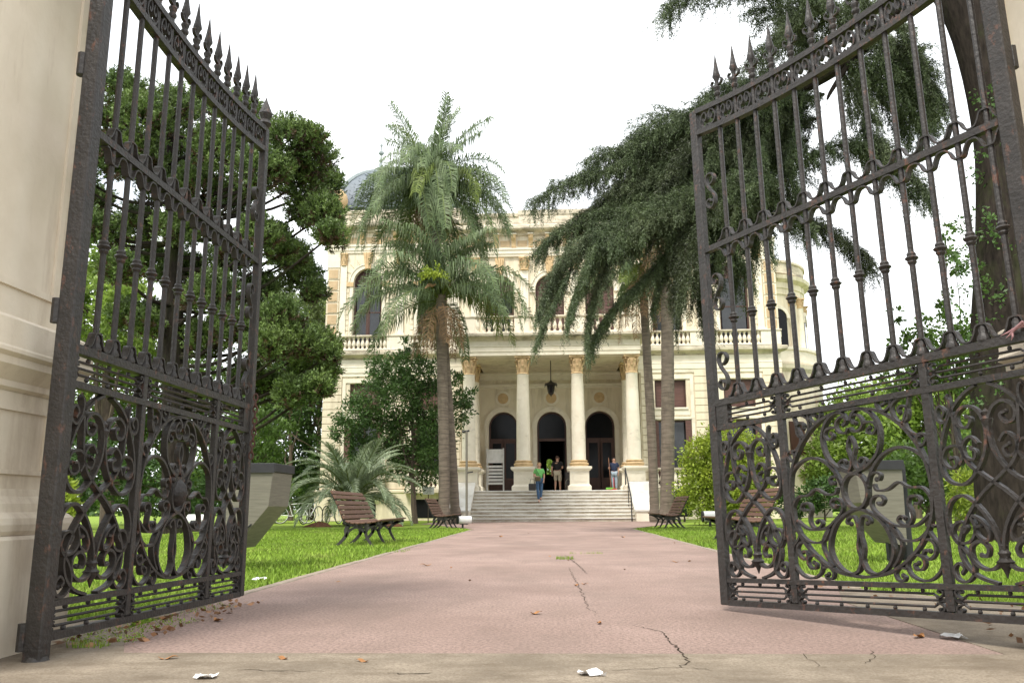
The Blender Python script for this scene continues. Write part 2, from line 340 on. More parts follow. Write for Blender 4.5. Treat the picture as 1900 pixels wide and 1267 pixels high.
NARROW = [  # half of a narrow panel, u in -1..1 across, v in 0..1 up
 [(-.84,.86),(-.78,.89),(-.86,.92),(-.94,.90),(-.94,.85),(-.82,.83),(-.70,.87),(-.66,.93),(-.70,.97)],
 [(-.64,.90),(-.60,.80),(-.56,.70),(-.42,.60),(-.2,.545),(0,.5),(.22,.45),(.45,.38),(.68,.28),(.80,.18),(.72,.09),(.48,.03),(.15,.0)],
 [(-.12,1.0),(-.38,.96),(-.62,.89),(-.82,.79),(-.94,.68),(-.96,.58),(-.82,.515),(-.55,.50),(-.28,.56),(-.08,.66),(-.03,.78),(-.14,.87),(-.36,.90),(-.55,.86),(-.52,.80),(-.36,.79),(-.28,.83),(-.38,.845)],
 [(-.2,.70),(-.34,.74),(-.50,.70),(-.48,.64),(-.32,.62),(-.26,.66),(-.36,.68)],
 [(-.60,.60),(-.50,.655),(-.62,.70),(-.84,.69),(-.93,.63),(-.80,.585),(-.66,.60),(-.68,.64),(-.78,.64)],
 [(-.70,.25),(-.62,.28),(-.72,.31),(-.86,.29),(-.90,.24),(-.76,.20),(-.55,.215),(-.46,.27),(-.52,.33)],
 [(-.96,.24),(-.98,.34),(-.85,.42),(-.60,.44),(-.34,.38),(-.14,.29),(-.04,.2),(-.04,.13),(-.16,.08),(-.36,.07),(-.56,.11),(-.58,.18),(-.40,.21),(-.26,.175),(-.30,.135),(-.42,.14)],
 [(-.96,.30),(-.88,.22),(-.70,.165),(-.58,.10),(-.60,.04),(-.76,.005),(-.92,.02),(-.96,.07),(-.86,.10),(-.76,.075),(-.82,.05)],
 [(-.50,.34),(-.32,.31),(-.20,.25),(-.26,.21),(-.42,.235),(-.46,.275),(-.34,.285)]]
LEAF_W = 1.95; BAR_S = [.235+.1415*i for i in range(12)]
def gate_leaf(name, label, hinge, ang, z0, rack, side, zs=1., lean=0., hs0=1.892):
    root = empty(name, (hinge[0], hinge[1], 0), ang, label, 'gate leaf', 'open wrought iron gate leaves')
    T = lambda p: (LEAF_W-p[0]+lean*p[2], p[1]*side, p[2]*zs+z0+rack*p[0])
    class GB(MB):
        def bx(s, s0, s1, y0, y1, a, b):
            k = len(s.v); s.box(s0, s1, y0, y1, a, b); s.v[k:] = [T(p) for p in s.v[k:]]; return s
        def lat(s, prof, c, n=8):
            k = len(s.v); s.lathe(prof, c, n); s.v[k:] = [T(p) for p in s.v[k:]]; return s
        def bal(s, c, r, sz=1, n=8):
            k = len(s.v); s.ball(c, r, n, sz); s.v[k:] = [T(p) for p in s.v[k:]]; return s
        def tb(s, path, r, n=6):
            k = len(s.v); s.tube(path, r, n); s.v[k:] = [T(p) for p in s.v[k:]]; return s
        def cb(s, s0, s1, y0, y1, a, b, c):
            k = len(s.v); s.cbox(s0, s1, y0, y1, a, b, c); s.v[k:] = [T(p) for p in s.v[k:]]; return s
    def curve(s): return .075*((2*(s-.05)/1.85-1)**2-1)
    # stiles
    st = GB().cb(.0, .056, -.023, .023, 0, 3.0, .004).build('free_stile', iron, root)
    if side < 0: GB().lat([(.02, 0), (.045, .03), (.03, .06), (.05, .10), (.012, .19), (.002, .22)], (.031, 0, 3.0)).build('stile_finial', iron, st, True)
    hs = GB().cb(hs0, hs0+.072, -.036, .036, -.12, 3.55, .006).build('hinge_stile', iron, root)
    for z in (.02, 1.27, 2.35): GB().lat([(.016, -.05), (.022, -.05), (.022, .05), (.016, .05)], (hs0+.06, -.045, z)).build('hinge_knuckle', iron, hs, True)
    GB().lat([(.03, -.17), (.055, -.15), (.055, -.09), (.04, -.07)], (hs0+.036, 0, 0.02), 10).build('pivot_shoe', iron, hs, True)
    for sx2 in (.523, 1.36): GB().cb(sx2-.019, sx2+.019, -.017, .017, .03, 1.115, .003).build('panel_post', iron, root)
    # rails
    for a, b, w in ((-.002, .028, .021), (.122, .145, .019), (.971, .999, .019), (1.110, 1.147, .022), (2.051, 2.084, .019)):
        GB().bx(.06, hs0+.002, -w, w, a, b).build('rail', iron, root)
    for zc in (2.845, 2.990):                      # the dipped top rails
        pts = [(.05+(hs0-.04)*i/24, zc+curve(.05+1.84*i/24)) for i in range(25)]
        g = GB(); g.strip(pts, .033, .042, T); g.build('top_rail', iron, root)
    # upright bars with base, collar and spear
    for i, s in enumerate(BAR_S):
        top = 3.03+curve(s)
        b = GB().tb([(s, 0, 1.14), (s, 0, top)], .0138, 8).build('bar', iron, root, True)
        GB().lat([(.028, 0), (.030, .012), (.024, .025), (.019, .035), (.021, .05), (.013, .07)], (s, 0, 1.146)).build('bar_base', iron, b, True)
        GB().lat([(.016, -.030), (.022, -.020), (.020, -.012), (.032, 0), (.020, .012), (.022, .020), (.016, .030)], (s, 0, 1.605)).build('collar', iron, b, True)
        sp = GB().lat([(.012, 0), (.021, .012), (.023, .022), (.015, .035), (.020, .048), (.024, .058), (.013, .078), (.011, .10), (.017, .118), (.026, .135), (.018, .17), (.011, .215), (.002, .285)], (s, 0, top)).build('spear_finial', iron, b, True)
        for q in (-1, 1):
            g = GB(); g.strip(crom([(s+q*.008, top+.075), (s+q*.035, top+.082), (s+q*.043, top+.105), (s+q*.030, top+.115)], 4), .007, .018, T); g.build('spear_barb', iron, sp)
        # ribbons: over the lower rail, over and under the middle rail
        for nm, za, sg, amp in (('wave_ribbon', 1.150, 1, .068), ('wave_ribbon', 2.087, 1, .062), ('wave_ribbon', 2.047, -1, .062)):
            h = .1415/2
            p = [(-h, .002), (-h*.72, .006), (-h*.5, amp*.45), (-h*.36, amp*.86), (-h*.2, amp), (h*.2, amp), (h*.36, amp*.86), (h*.5, amp*.45), (h*.72, .006), (h, .002)]
            g = GB(); g.strip([(s+x, za+sg*(.002+z)) for x, z in crom(p, 3)], .0075, .035, T); g.build(nm, iron, root)
    # the scrolled band under the spears
    edges = [.062]+BAR_S+[hs0]
    for s0, s1 in zip(edges[:-1], edges[1:]):
        c, h = (s0+s1)/2, (s1-s0)/2-.012
        if h < .03: continue
        g = GB(); zb = 2.918+curve(c)
        for q in (-1, 1):
            p = [(c+q*.006, zb-.04), (c+q*h*.45, zb-.052), (c+q*h*.85, zb-.02), (c+q*h*.7, zb+.03), (c+q*h*.3, zb+.045), (c+q*h*.15, zb+.01), (c+q*h*.4, zb-.012), (c+q*h*.55, zb+.008)]
            g.strip(crom(p, 4), .009, .028, T)
        g.build('band_scroll', iron, root)
    # side scrolls between free stile and first bar
    for zc, fl in ((2.42, 1), (1.80, -1), (1.30, 1)):
        p = [(.125, .07), (.150, .085), (.160, .115), (.140, .145), (.105, .14), (.095, .10), (.115, .05), (.150, .0), (.155, -.05), (.130, -.085), (.098, -.07), (.095, -.035), (.120, -.025), (.130, -.045)]
        g = GB(); g.strip([(s, zc+fl*(z-.02)*.95) for s, z in crom(p, 4)], .009, .03, T); g.build('stile_scroll', iron, root)
    # wide panel
    for k, h in enumerate(HALF):
        for q in (-1, 1):
            pts = [(.9425+q*u*1.0, v) for u, v in crom(h, 5)]
            g = GB(); g.strip(pts, .0130 if k in (0, 1, 10, 5) else .0105, .033 if k in (0, 1, 10) else .028, T)
            if k in (2, 3, 4, 9, 11, 14, 15, 16, 17, 18, 19, 6):
                e = pts[-1]; g.bal((e[0], 0, e[1]), .012, 1, 6)
            g.build('scroll', iron, root)
    g = GB(); pts = [(.9425+.068*math.sin(2*PI*i/28), .566+.084*math.cos(2*PI*i/28)) for i in range(29)]; g.strip(pts, .013, .036, T)
    g.build('centre_ring', iron, root)
    if side < 0:                                    # the left leaf keeps its oval boss
        GB().lat([(.004, -.02), (.035, -.016), (.05, 0), (.035, .016), (.004, .02)], (.9425, 0, .60)).build('boss', iron, root, True)
        g = GB()
        for i in range(7):
            a = PI*i/6; g.bal((.9425+.045*math.cos(a), 0, .645+.045*math.sin(a)), .02, 1, 6)
        g.bal((.9425, 0, .58), .06, 1.2); g.build('boss_leaf', iron, root, True)
    # narrow panels
    for s0, s1 in ((.066, .500), (1.384, hs0-.006)):
        c, w = (s0+s1)/2, (s1-s0)/2*.985
        for k, h in enumerate(NARROW):
            for q in (-1, 1):
                pts = [(c+q*u*w, .150+v*.818) for u, v in crom(h, 5)]
                g = GB(); g.strip(pts, .0125 if k in (1, 2, 6) else .0105, .030, T)
                if k not in (1,): e = pts[-1]; g.bal((e[0], 0, e[1]), .011, 1, 6)
                g.build('scroll', iron, root)
        GB().lat([(.002, -.10), (.012, -.07), (.036, -.035), (.018, -.02), (.026, 0), (.014, .015), (.018, .03), (.004, .045)], (c, 0, .272)).build('drop_leaf', iron, root, True)
        GB().lat([(.004, -.05), (.012, -.03), (.02, 0), (.026, .02), (.012, .035), (.018, .05), (.003, .065)], (c, 0, .80)).build('bud', iron, root, True)
    # thin wires and studs in the two narrow bands
    for za, zb in ((.028, .122), (.998, 1.112)):
        zm = (za+zb)/2
        for s0, s1 in ((.066, .503), (.543, 1.340), (1.380, hs0)):
            e = .028
            for q in (-1, 1):
                zz = zm+q*.027
                GB().tb([(s0+.004, 0, zm+q*.004), (s0+e, 0, zm+q*.006), (s0+e*2.1, 0, zz), (s1-e*2.1, 0, zz), (s1-e, 0, zm+q*.006), (s1-.004, 0, zm+q*.004)], .0062, 6).build('wire', iron, root)
                n = 3 if s1-s0 < .6 else 5
                for i in range(n):
                    sx3 = s0+(s1-s0)*(i+.75)/(n+.5)
                    GB().bal((sx3, 0, zm+q*.040), .0105, 1.0, 6).build('stud', iron, root, True)
                for c, dq in ((s0+.018, 1), (s1-.018, -1)):
                    g = GB(); g.strip(crom([(c+dq*.022, zm+q*.010), (c-dq*.004, zm+q*.020), (c-dq*.010, zm+q*.038), (c+dq*.006, zm+q*.046), (c+dq*.014, zm+q*.036), (c+dq*.004, zm+q*.032)], 3), .007, .03, T); g.build('band_curl', iron, root)
            GB().tb([(s0, 0, zm), (s1, 0, zm)], .0062, 6).build('wire', iron, root)
    GB().bx(.062, .150, -.018, .018, .999, 1.111).build('lock_plate', iron, root)
    return root, T
gl, TL = gate_leaf('gate_leaf', 'left leaf of the black wrought iron gate, chain on its stile', (-2.0, 3.318), R(88.3), .045, .013, -1, 1.035, -.002, 1.95)
gr, TR = gate_leaf('gate_leaf', 'right leaf of the black wrought iron gate, sagging, pink cloth on its rail', (2.03, 3.283), R(123.4), .03, .047, 1, 1.0, .016, 1.848)
# rusty chain on the left leaf's free stile
ch = empty('chain', label='rusty iron chain hanging from the left gate stile', cat='chain')
chain_m = M('rusty chain', (.10, .045, .03), (.06, .03, .024), rough=.8, scale=30, bump=.3)
base = gl.location; ca, sa = math.cos(R(88.3)), math.sin(R(88.3))
def Lw(s, y, z): x, yy, zz = TL((s, y, z)); return (base.x+ca*x-sa*yy, base.y+sa*x+ca*yy, zz)
for i in range(11):
    c = Lw(.045-.012*math.sin(i*.35)+.002*i, .045, 1.17-.036*i+.02)
    b = MB(); ring = []
    for j in range(15):
        a = 2*PI*j/14; ring.append((.013*math.cos(a), 0, .024*math.sin(a)))
    b.tube(ring, .0052, 6, False)
    b.build('chain_link', chain_m, ch, True, c, (0, 0, R(20)+(R(85) if i % 2 else 0)))
# pink rag knotted on the right leaf
ragm = M('faded pink cloth', (.36, .20, .20), (.26, .13, .14), rough=.9, scale=30, bump=.4)
b = MB(); bs = gr.location; ca2, sa2 = math.cos(R(123.4)), math.sin(R(123.4))
def Rw(s, y, z): x, yy, zz = TR((s, y, z)); return (bs.x+ca2*x-sa2*yy, bs.y+sa2*x+ca2*yy, zz)
for k in range(3):
    b.tube([Rw(1.84, .03+.01*k, 1.165+.008*k), Rw(1.81-.01*k, .04, 1.165-.006*k), Rw(1.77+.01*k, .045, 1.150-.01*k), Rw(1.74+.02*k, .04, 1.145-.014*k)], [.005, .006, .004, .001], 6)
b.ball(Rw(1.84, .03, 1.17), .010)
tag(b.build('rag', ragm, None, True), 'faded pink rag knotted round the right gate rail', 'rag')
# ================================================================ the mansion
man = empty('mansion', (0, 40.6, 0), label='cream two storey mansion with columned portico, balconies and slate dome', cat='building')
OY = 40.6
PM = Matrix.Translation((0, -OY, 0))
def mpart(mb, name, mat, parent=None, smooth=False):
    mb.v = [(x, y-OY, z) for x, y, z in mb.v]
    return mb.build(name, mat, parent or man, smooth)
def wallband(mb, x0, x1, z0, z1, y0, y1, ops):     # wall strip with openings (cx, half width, sill z, spring z, arched)
    ops = sorted(ops); x = x0
    for cx, hw, zb, zs, ar in ops:
        mb.box(x, cx-hw, y0, y1, z0, z1); x = cx+hw
        if zb > z0: mb.box(cx-hw, cx+hw, y0, y1, z0, zb)
        n = 14 if ar else 1
        pts = [(cx-hw*math.cos(PI*i/n), zs+hw*math.sin(PI*i/n)) for i in range(n+1)] if ar else [(cx-hw, zs), (cx+hw, zs)]
        for (xa, za), (xb, zb2) in zip(pts[:-1], pts[1:]):
            mb.add([(xa, y0, za), (xb, y0, zb2), (xb, y0, z1), (xa, y0, z1), (xa, y1, za), (xb, y1, zb2), (xb, y1, z1), (xa, y1, z1)], [(0, 1, 2, 3), (7, 6, 5, 4), (0, 4, 5, 1), (3, 2, 6, 7)])
    mb.box(x, x1, y0, y1, z0, z1)
def mould(x0, x1, y, prof, back=.5):               # profile [(projection, z)], extruded along x with returned ends
    b = MB(); k = 0
    for d, z in prof: b.v += [(x0-d, y-d, z), (x1+d, y-d, z), (x1+d, y+back, z), (x0-d, y+back, z)]
    for i in range(len(prof)-1):
        for j in range(4): b.f.append((i*4+j, i*4+(j+1) % 4, i*4+4+(j+1) % 4, i*4+4+j))
    n = len(prof)-1; b.f += [(3, 2, 1, 0), (n*4, n*4+1, n*4+2, n*4+3)]
    return b
W = OY
WX0, WX1 = 4.40, 11.30
WC = (5.9, 9.25)
CORN = [(.0, 7.93), (.06, 7.96), (.10, 8.02), (.30, 8.09), (.34, 8.13), (.36, 8.27), (.30, 8.31), (.0, 8.34)]
# baluster, one mesh shared by every balustrade
bal_me = MB().lathe([(.085, 0), (.085, .05), (.045, .07), (.05, .10), (.095, .20), (.105, .28), (.07, .42), (.045, .52), (.06, .55), (.045, .57), (.08, .60), (.08, .64)], n=10).mesh('baluster', trim, True)
def balustrade(x0, x1, y, z0, h, piers, n_per):
    k = h/.80
    mpart(MB().box(x0, x1, y-.13, y+.13, z0, z0+.09*k), 'balustrade_base', trim)
    mpart(mould(x0, x1, y-.10, [(0, z0+.70*k), (.05, z0+.72*k), (.06, z0+.77*k), (.04, z0+h)], .2), 'balustrade_rail', cornice_m)
    xs = sorted(piers)
    for a, b in xs: mpart(MB().box(a, b, y-.115, y+.115, z0+.09*k, z0+.70*k), 'balustrade_pier', trim)
    for (a, b), (c, d) in zip(xs[:-1], xs[1:]):
        n = max(1, int(round((c-b)/n_per)))
        for i in range(n): link('baluster', bal_me, man, (b+(c-b)*(i+.5)/n, y-OY, z0+.09*k), None, (1, 1, .61*k/.64))
def window_rect(cx, hw, z0, z1, y, shut=False, closed=False):
    w = MB(); t = .09
    for a, b in ((cx-hw, cx-hw+t), (cx+hw-t, cx+hw), (cx-t/2, cx+t/2)): w.box(a, b, y, y+.08, z0, z1)
    for a, b in ((z0, z0+t), (z1-t, z1)): w.box(cx-hw+t, cx+hw-t, y+.003, y+.077, a, b)
    f = mpart(w, 'window', wood_dark)
    for q in (-1, 1):
        a, b = sorted((cx+q*t/2, cx+q*(hw-t)))
        g = MB().box(a, b, y+.03, y+.05, z0+t, z1-t); g.v = [(p[0], p[1]-OY, p[2]) for p in g.v]; g.build('closed_shutter' if closed else 'pane', shutter_m if closed else pane_m, f)
    if shut:
        for q in (-1, 1):
            a, b = sorted((cx+q*(hw-.02), cx+q*(hw-.30)))
            s = MB(); s.box(a, b, y-.26, y-.22, z0+.03, z1-.03)
            mpart(s, 'shutter', shutter_m)
    return f
def window_arch(cx, hw, z0, zs, y, shutter=False):
    t = .09; w = MB()
    for a, b in ((cx-hw, cx-hw+t), (cx+hw-t, cx+hw), (cx-t/2, cx+t/2)): w.box(a, b, y, y+.08, z0, zs)
    w.box(cx-hw+t, cx-t/2, y+.003, y+.077, zs-t, zs); w.box(cx+t/2, cx+hw-t, y+.003, y+.077, zs-t, zs); w.box(cx-hw+t, cx+hw-t, y+.003, y+.077, z0, z0+.12)
    n = 12
    for i in range(n):
        a0, a1 = PI*i/n, PI*(i+1)/n; P = lambda r, a: (cx-r*math.cos(a), zs+r*math.sin(a))
        w.prism([P(hw, a0), P(hw, a1), P(hw-t, a1), P(hw-t, a0)], 'y', y, y+.08)
    f = mpart(w, 'window', wood_dark)
    g = MB(); g.prism([(cx-(hw-t)*math.cos(PI*i/n), zs+(hw-t)*math.sin(PI*i/n)) for i in range(n+1)], 'y', y+.03, y+.05); g.v = [(p[0], p[1]-OY, p[2]) for p in g.v]; g.build('fanlight', shutter_m if shutter else wood_dark, f)
    for q in (-1, 1):
        a, b = sorted((cx+q*t/2, cx+q*(hw-t)))
        if shutter:
            g = MB()
            z = z0+.14
            g.box(a, b, y-.02, y+.0, z0+.12, zs-t)
            while z < zs-.15:
                g.prism([(y-.045, z), (y-.021, z+.045), (y-.021, z+.005)], 'x', a+.06, b-.06); z += .075
            g.v = [(p[0], p[1]-OY, p[2]) for p in g.v]; g.build('louvred_shutter', shutter_m, f)
        else:
            for za, zb in ((z0+.12, z0+(zs-z0)*.55), (z0+(zs-z0)*.55+.06, zs-t)):
                g = MB().box(a+.05, b-.05, y+.03, y+.05, za, zb); g.v = [(p[0], p[1]-OY, p[2]) for p in g.v]; g.build('pane', pane_m, f)
            g = MB(); z = z0+(zs-z0)*.55; g.box(a, b, y+.01, y+.07, z, z+.06); g.v = [(p[0], p[1]-OY, p[2]) for p in g.v]; g.build('glazing_bar', wood_dark, f)
            g = MB().box(a if q > 0 else b-.05, a+.05 if q > 0 else b, y+.01, y+.07, z0+.12, zs-t); g.v = [(p[0], p[1]-OY, p[2]) for p in g.v]; g.build('glazing_bar', wood_dark, f)
    return f
def archivolt(cx, hw, zs, y, w=.20, proj=.07, mat=trim):
    b = MB(); n = 18
    for i in range(n):
        a0, a1 = PI*i/n, PI*(i+1)/n; P = lambda r, a: (cx-r*math.cos(a), zs+r*math.sin(a))
        b.prism([P(hw+w, a0), P(hw+w, a1), P(hw, a1), P(hw, a0)], 'y', y-proj, y+.02)
        b.prism([P(hw+w+.05, a0), P(hw+w+.05, a1), P(hw+w-.01, a1), P(hw+w-.01, a0)], 'y', y-proj-.035, y+.02)
    mpart(b, 'archivolt', mat)
def keystone(cx, z0, z1, y):
    b = MB(); b.prism([(cx-.13, z0), (cx+.13, z0), (cx+.24, z1), (cx-.24, z1)], 'y', y-.16, y)
    for q in (-.12, 0, .12): b.prism([(cx+q*.55-.03, z0+.02), (cx+q*.55+.03, z0+.02), (cx+q+.045, z1-.03), (cx+q-.045, z1-.03)], 'y', y-.20, y-.159)
    mpart(b, 'keystone', ochre)
cap_leaf = MB()
def capital(mb, cx, cy, z0, h, r, n=16, sq=False):   # leafy capital: bell, two rows of leaves, corner curls, abacus
    mb.lathe([(r*1.02, 0), (r*1.12, .03*h), (r*1.02, .07*h), (r*.98, .1*h), (r*1.0, .5*h), (r*1.15, .8*h), (r*1.25, .86*h)], (cx, cy, z0), n)
    for row, (zz, hh, rr, m) in enumerate(((.08, .40, 1.03, 8), (.32, .42, 1.06, 8))):
        for j in range(m):
            a = 2*PI*(j+.5*row)/m; c, s = math.cos(a), math.sin(a); t = np.array([-s, c, 0]); o = np.array([c, s, 0]); k = r*.36
            p = lambda rad, z, w: [tuple(np.array([cx, cy, z0])+o*r*rad+t*w+np.array([0, 0, z*h])), tuple(np.array([cx, cy, z0])+o*r*rad-t*w+np.array([0, 0, z*h]))]
            rows = [p(rr*.98, zz, k*.7), p(rr*1.08, zz+hh*.5, k), p(rr*1.22, zz+hh*.9, k*.75), p(rr*1.34, zz+hh, k*.45), p(rr*1.36, zz+hh*.86, k*.3)]
            vs = [q for rw in rows for q in rw]; mb.add(vs, [(2*i, 2*i+1, 2*i+3, 2*i+2) for i in range(4)])
    for j in range(4):
        a = PI/4+j*PI/2; mb.ball((cx+r*1.42*math.cos(a), cy+r*1.42*math.sin(a), z0+.80*h), r*.19, 8)
    q = r*1.34; mb.prism([(cx-q, cy-q), (cx, cy-q*.86), (cx+q, cy-q), (cx+q*.86, cy), (cx+q, cy+q), (cx, cy+q*.86), (cx-q, cy+q), (cx-q*.86, cy)], 'z', z0+.88*h, z0+h)

course = {}
for sx in (-1, 1):
    X = lambda a, b: tuple(sorted((sx*a, sx*b)))
    sg = lambda ops: [(sx*c, h, a, b, ar) for c, h, a, b, ar in ops]
    lo = MB(); a, b = X(WX0, WX1)
    wallband(lo, a, b, 0, 5.02, W, W+.45, sg([(c, .95, 1.6, 4.72, False) for c in WC]))
    wallband(lo, a, b, 5.02, 7.02, W, W+.45, sg([(c, .76, 5.34, 6.70, False) for c in WC]))
    lo.box(a, b, W, W+.45, 7.02, 8.34)
    mpart(lo, 'lower_wall', stucco)
    up = MB(); wallband(up, a, b, 8.34, 13.5, W, W+.45, sg([(c, .73, 8.45, 11.95, True) for c in WC]))
    up.box(a, b, W, W+.45, 13.5, 15.0); mpart(up, 'upper_wall', stucco)
    sd = MB(); sd.box(*X(WX1-.45, WX1), W+.45, 57, 0, 15.0); mpart(sd, 'side_wall', stucco)
    # plinth and basement windows
    mpart(mould(a, b, W, [(.22, 0), (.22, 1.30), (.26, 1.34), (.26, 1.44), (.18, 1.47)], .1), 'plinth', stucco)
    for c in WC:
        mpart(MB().box(sx*c-.75, sx*c+.75, W-.232, W-.10, .12, 1.0), 'basement_window', glass_m)
    # banded stone courses
    for p0, p1 in ((4.47, 4.86), (7.08, 8.06), (10.42, 11.34)):
        z = 1.50; i = 0
        while z < 6.9:
            key = round(p1-p0, 3)
            if key not in course:
                w = p1-p0; course[key] = MB().prism([(-.06, .012), (.0, 0), (.0, .345), (-.06, .333)], 'x', -w/2, w/2).mesh('stone_course', stucco)
            link('stone_course', course[key], man, (sx*(p0+p1)/2, W-.001-OY, z)); z += .357
    # lower window surrounds
    for c in WC:
        cx = sx*c
        s = MB()
        for q in (-1, 1): s.box(*sorted((cx+q*.96, cx+q*1.12)), W-.05, W+.02, 1.6, 6.95)
        s.box(cx-.96, cx+.96, W-.047, W+.02, 6.74, 6.93); s.box(cx-.96, cx+.96, W-.09, W+.02, 4.76, 4.88); s.box(cx-.90, cx+.90, W-.045, W+.02, 4.95, 5.22); s.box(cx-.82, cx+.82, W-.10, W+.02, 5.24, 5.33)
        mpart(s, 'window_surround', trim)
        window_rect(cx, .76, 5.34, 6.70, W+.14, False, True); window_rect(cx, .95, 1.6, 4.72, W+.2, True)
        b0, b1 = cx-1.12, cx+1.12
        balustrade(b0, b1, W-.40, 1.475, .93, [(b0, b0+.16), (b1-.16, b1)], .215)
        mpart(MB().box(b0-.05, b1+.05, W-.56, W-.27, 1.30, 1.474), 'balcony_slab', cornice_m)
        for q in (-.8, .8): mpart(MB().prism([(W-.54, 1.30), (W-.23, 1.30), (W-.23, .80)], 'x', cx+q-.1, cx+q+.1), 'balcony_bracket', trim)
    # belt course and cornice between the storeys
    mpart(mould(a, b, W, [(.0, 7.04), (.05, 7.06), (.05, 7.20), (.08, 7.24), (.08, 7.50), (.10, 7.52), (.06, 7.55), (.06, 7.90)], .1), 'belt_course', trim)
    mpart(mould(a, b, W, CORN, .1), 'storey_cornice', cornice_m)
    # balcony balustrade
    pi = [X(4.45, 4.80), X(6.95, 8.15), X(10.40, 11.36)]
    balustrade(*X(4.45, 11.36), W-.16, 8.345, .78, pi, .22)
    # upper arched windows
    for c in WC:
        cx = sx*c; archivolt(cx, .73, 11.95, W); keystone(cx, 12.62, 13.50, W)
        window_arch(cx, .73, 8.45, 11.95, W+.22)
        for q in (-1, 1):
            mpart(MB().box(*sorted((cx+q*.74, cx+q*1.12)), W-.09, W+.02, 11.72, 11.95), 'impost', ochre)
            mpart(MB().box(*sorted((cx+q*.76, cx+q*.93)), W-.05, W+.02, 9.05, 11.719), 'window_jamb', trim)
            z = 9.15
            while z < 11.6:
                mpart(MB().box(*sorted((cx+q*.96, cx+q*1.14)), W-.035, W+.02, z, z+.24), 'jamb_block', stucco); z += .28
        for k2 in range(-4, 5):                      # joints of the fan of voussoirs, raised blocks
            if k2 == 0: continue
            a0 = PI/2+k2*PI/10-.14; a1 = a0+.28; r0, r1 = 1.02, 1.36
            if abs(k2) > 3: continue
            pts = [(cx+r0*math.cos(a0), 11.95+r0*math.sin(a0)), (cx+r1*math.cos(a0), 11.95+r1*math.sin(a0)), (cx+r1*math.cos(a1), 11.95+r1*math.sin(a1)), (cx+r0*math.cos(a1), 11.95+r0*math.sin(a1))]
            if max(p[1] for p in pts) < 13.48: mpart(MB().prism(pts, 'y', W-.035, W+.02), 'voussoir', stucco)
    # corner quoins with tan panels
    z = 9.12; i = 0
    while z < 12.7:
        qb = mpart(MB().box(*X(10.72, 11.36), W-.06, W+.3, z, z+.56), 'quoin_block', stucco)
        g = MB().box(*X(10.80, 11.27), W-.085, W-.05, z+.05, z+.51); g.v = [(p[0], p[1]-OY, p[2]) for p in g.v]; g.build('quoin_panel', sand, qb)
        z += .60
    mpart(MB().box(*X(10.70, 11.38), W-.07, W+.3, z+.02, 13.48), 'quoin_cap', trim)
    mpart(mould(*X(10.70, 11.38), W-.06, [(0, 8.7), (.06, 8.75), (.06, 9.02), (.0, 9.1)], .1), 'quoin_base', trim)
    # pilasters
    for pc, hw in ((10.50, .16), (7.57, .20), (4.74, .20)):
        s = MB().box(sx*pc-hw, sx*pc+hw, W-.10, W+.02, 9.25, 12.82); s.box(sx*pc-hw-.05, sx*pc+hw+.05, W-.15, W+.02, 8.6, 9.24)
        pl = mpart(s, 'pilaster', trim)
        c = MB(); capital(c, sx*pc, W-.02, 12.825, .66, hw*.92); c.v = [(p[0], p[1]-OY, p[2]) for p in c.v]; c.build('pilaster_capital', ochre, pl)
    # urn-like shell ornaments on the parapet corner
    o = MB()
    o.lathe([(.25, 0), (.55, .25), (.62, .55), (.55, .85), (.35, 1.1), (.02, 1.25)], (sx*11.1, W+.2, 15.93), 12)
    mpart(o, 'parapet_ornament', ochre, None, True)
# centre of the upper storey
ce = MB(); DC = (-2.48, .05, 2.56)
wallband(ce, -WX0, WX0, 8.2, 13.5, W+.001, W+.45, [(c, .72, 8.6, 11.45, True) for c in DC]); ce.box(-WX0, WX0, W+.001, W+.45, 13.5, 15.0)
mpart(ce, 'centre_wall', stucco)
for k, c in enumerate(DC):
    archivolt(c, .72, 11.45, W); keystone(c, 12.2, 13.05, W); window_arch(c, .72, 8.6, 11.45, W+.18, k != 0)
    for q in (-1, 1):
        mpart(MB().box(*sorted((c+q*.73, c+q*1.02)), W-.08, W+.02, 11.25, 11.45), 'impost', trim)
for pc in (-1.22, 1.30, -3.72, 3.72):
    s = MB().box(pc-.20, pc+.20, W-.12, W+.02, 9.25, 12.40); s.box(pc-.26, pc+.26, W-.17, W+.02, 8.3, 9.24)
    pl = mpart(s, 'pilaster', trim); c = MB(); capital(c, pc, W-.03, 12.405, .68, .21); c.v = [(p[0], p[1]-OY, p[2]) for p in c.v]; c.build('pilaster_capital', ochre, pl)
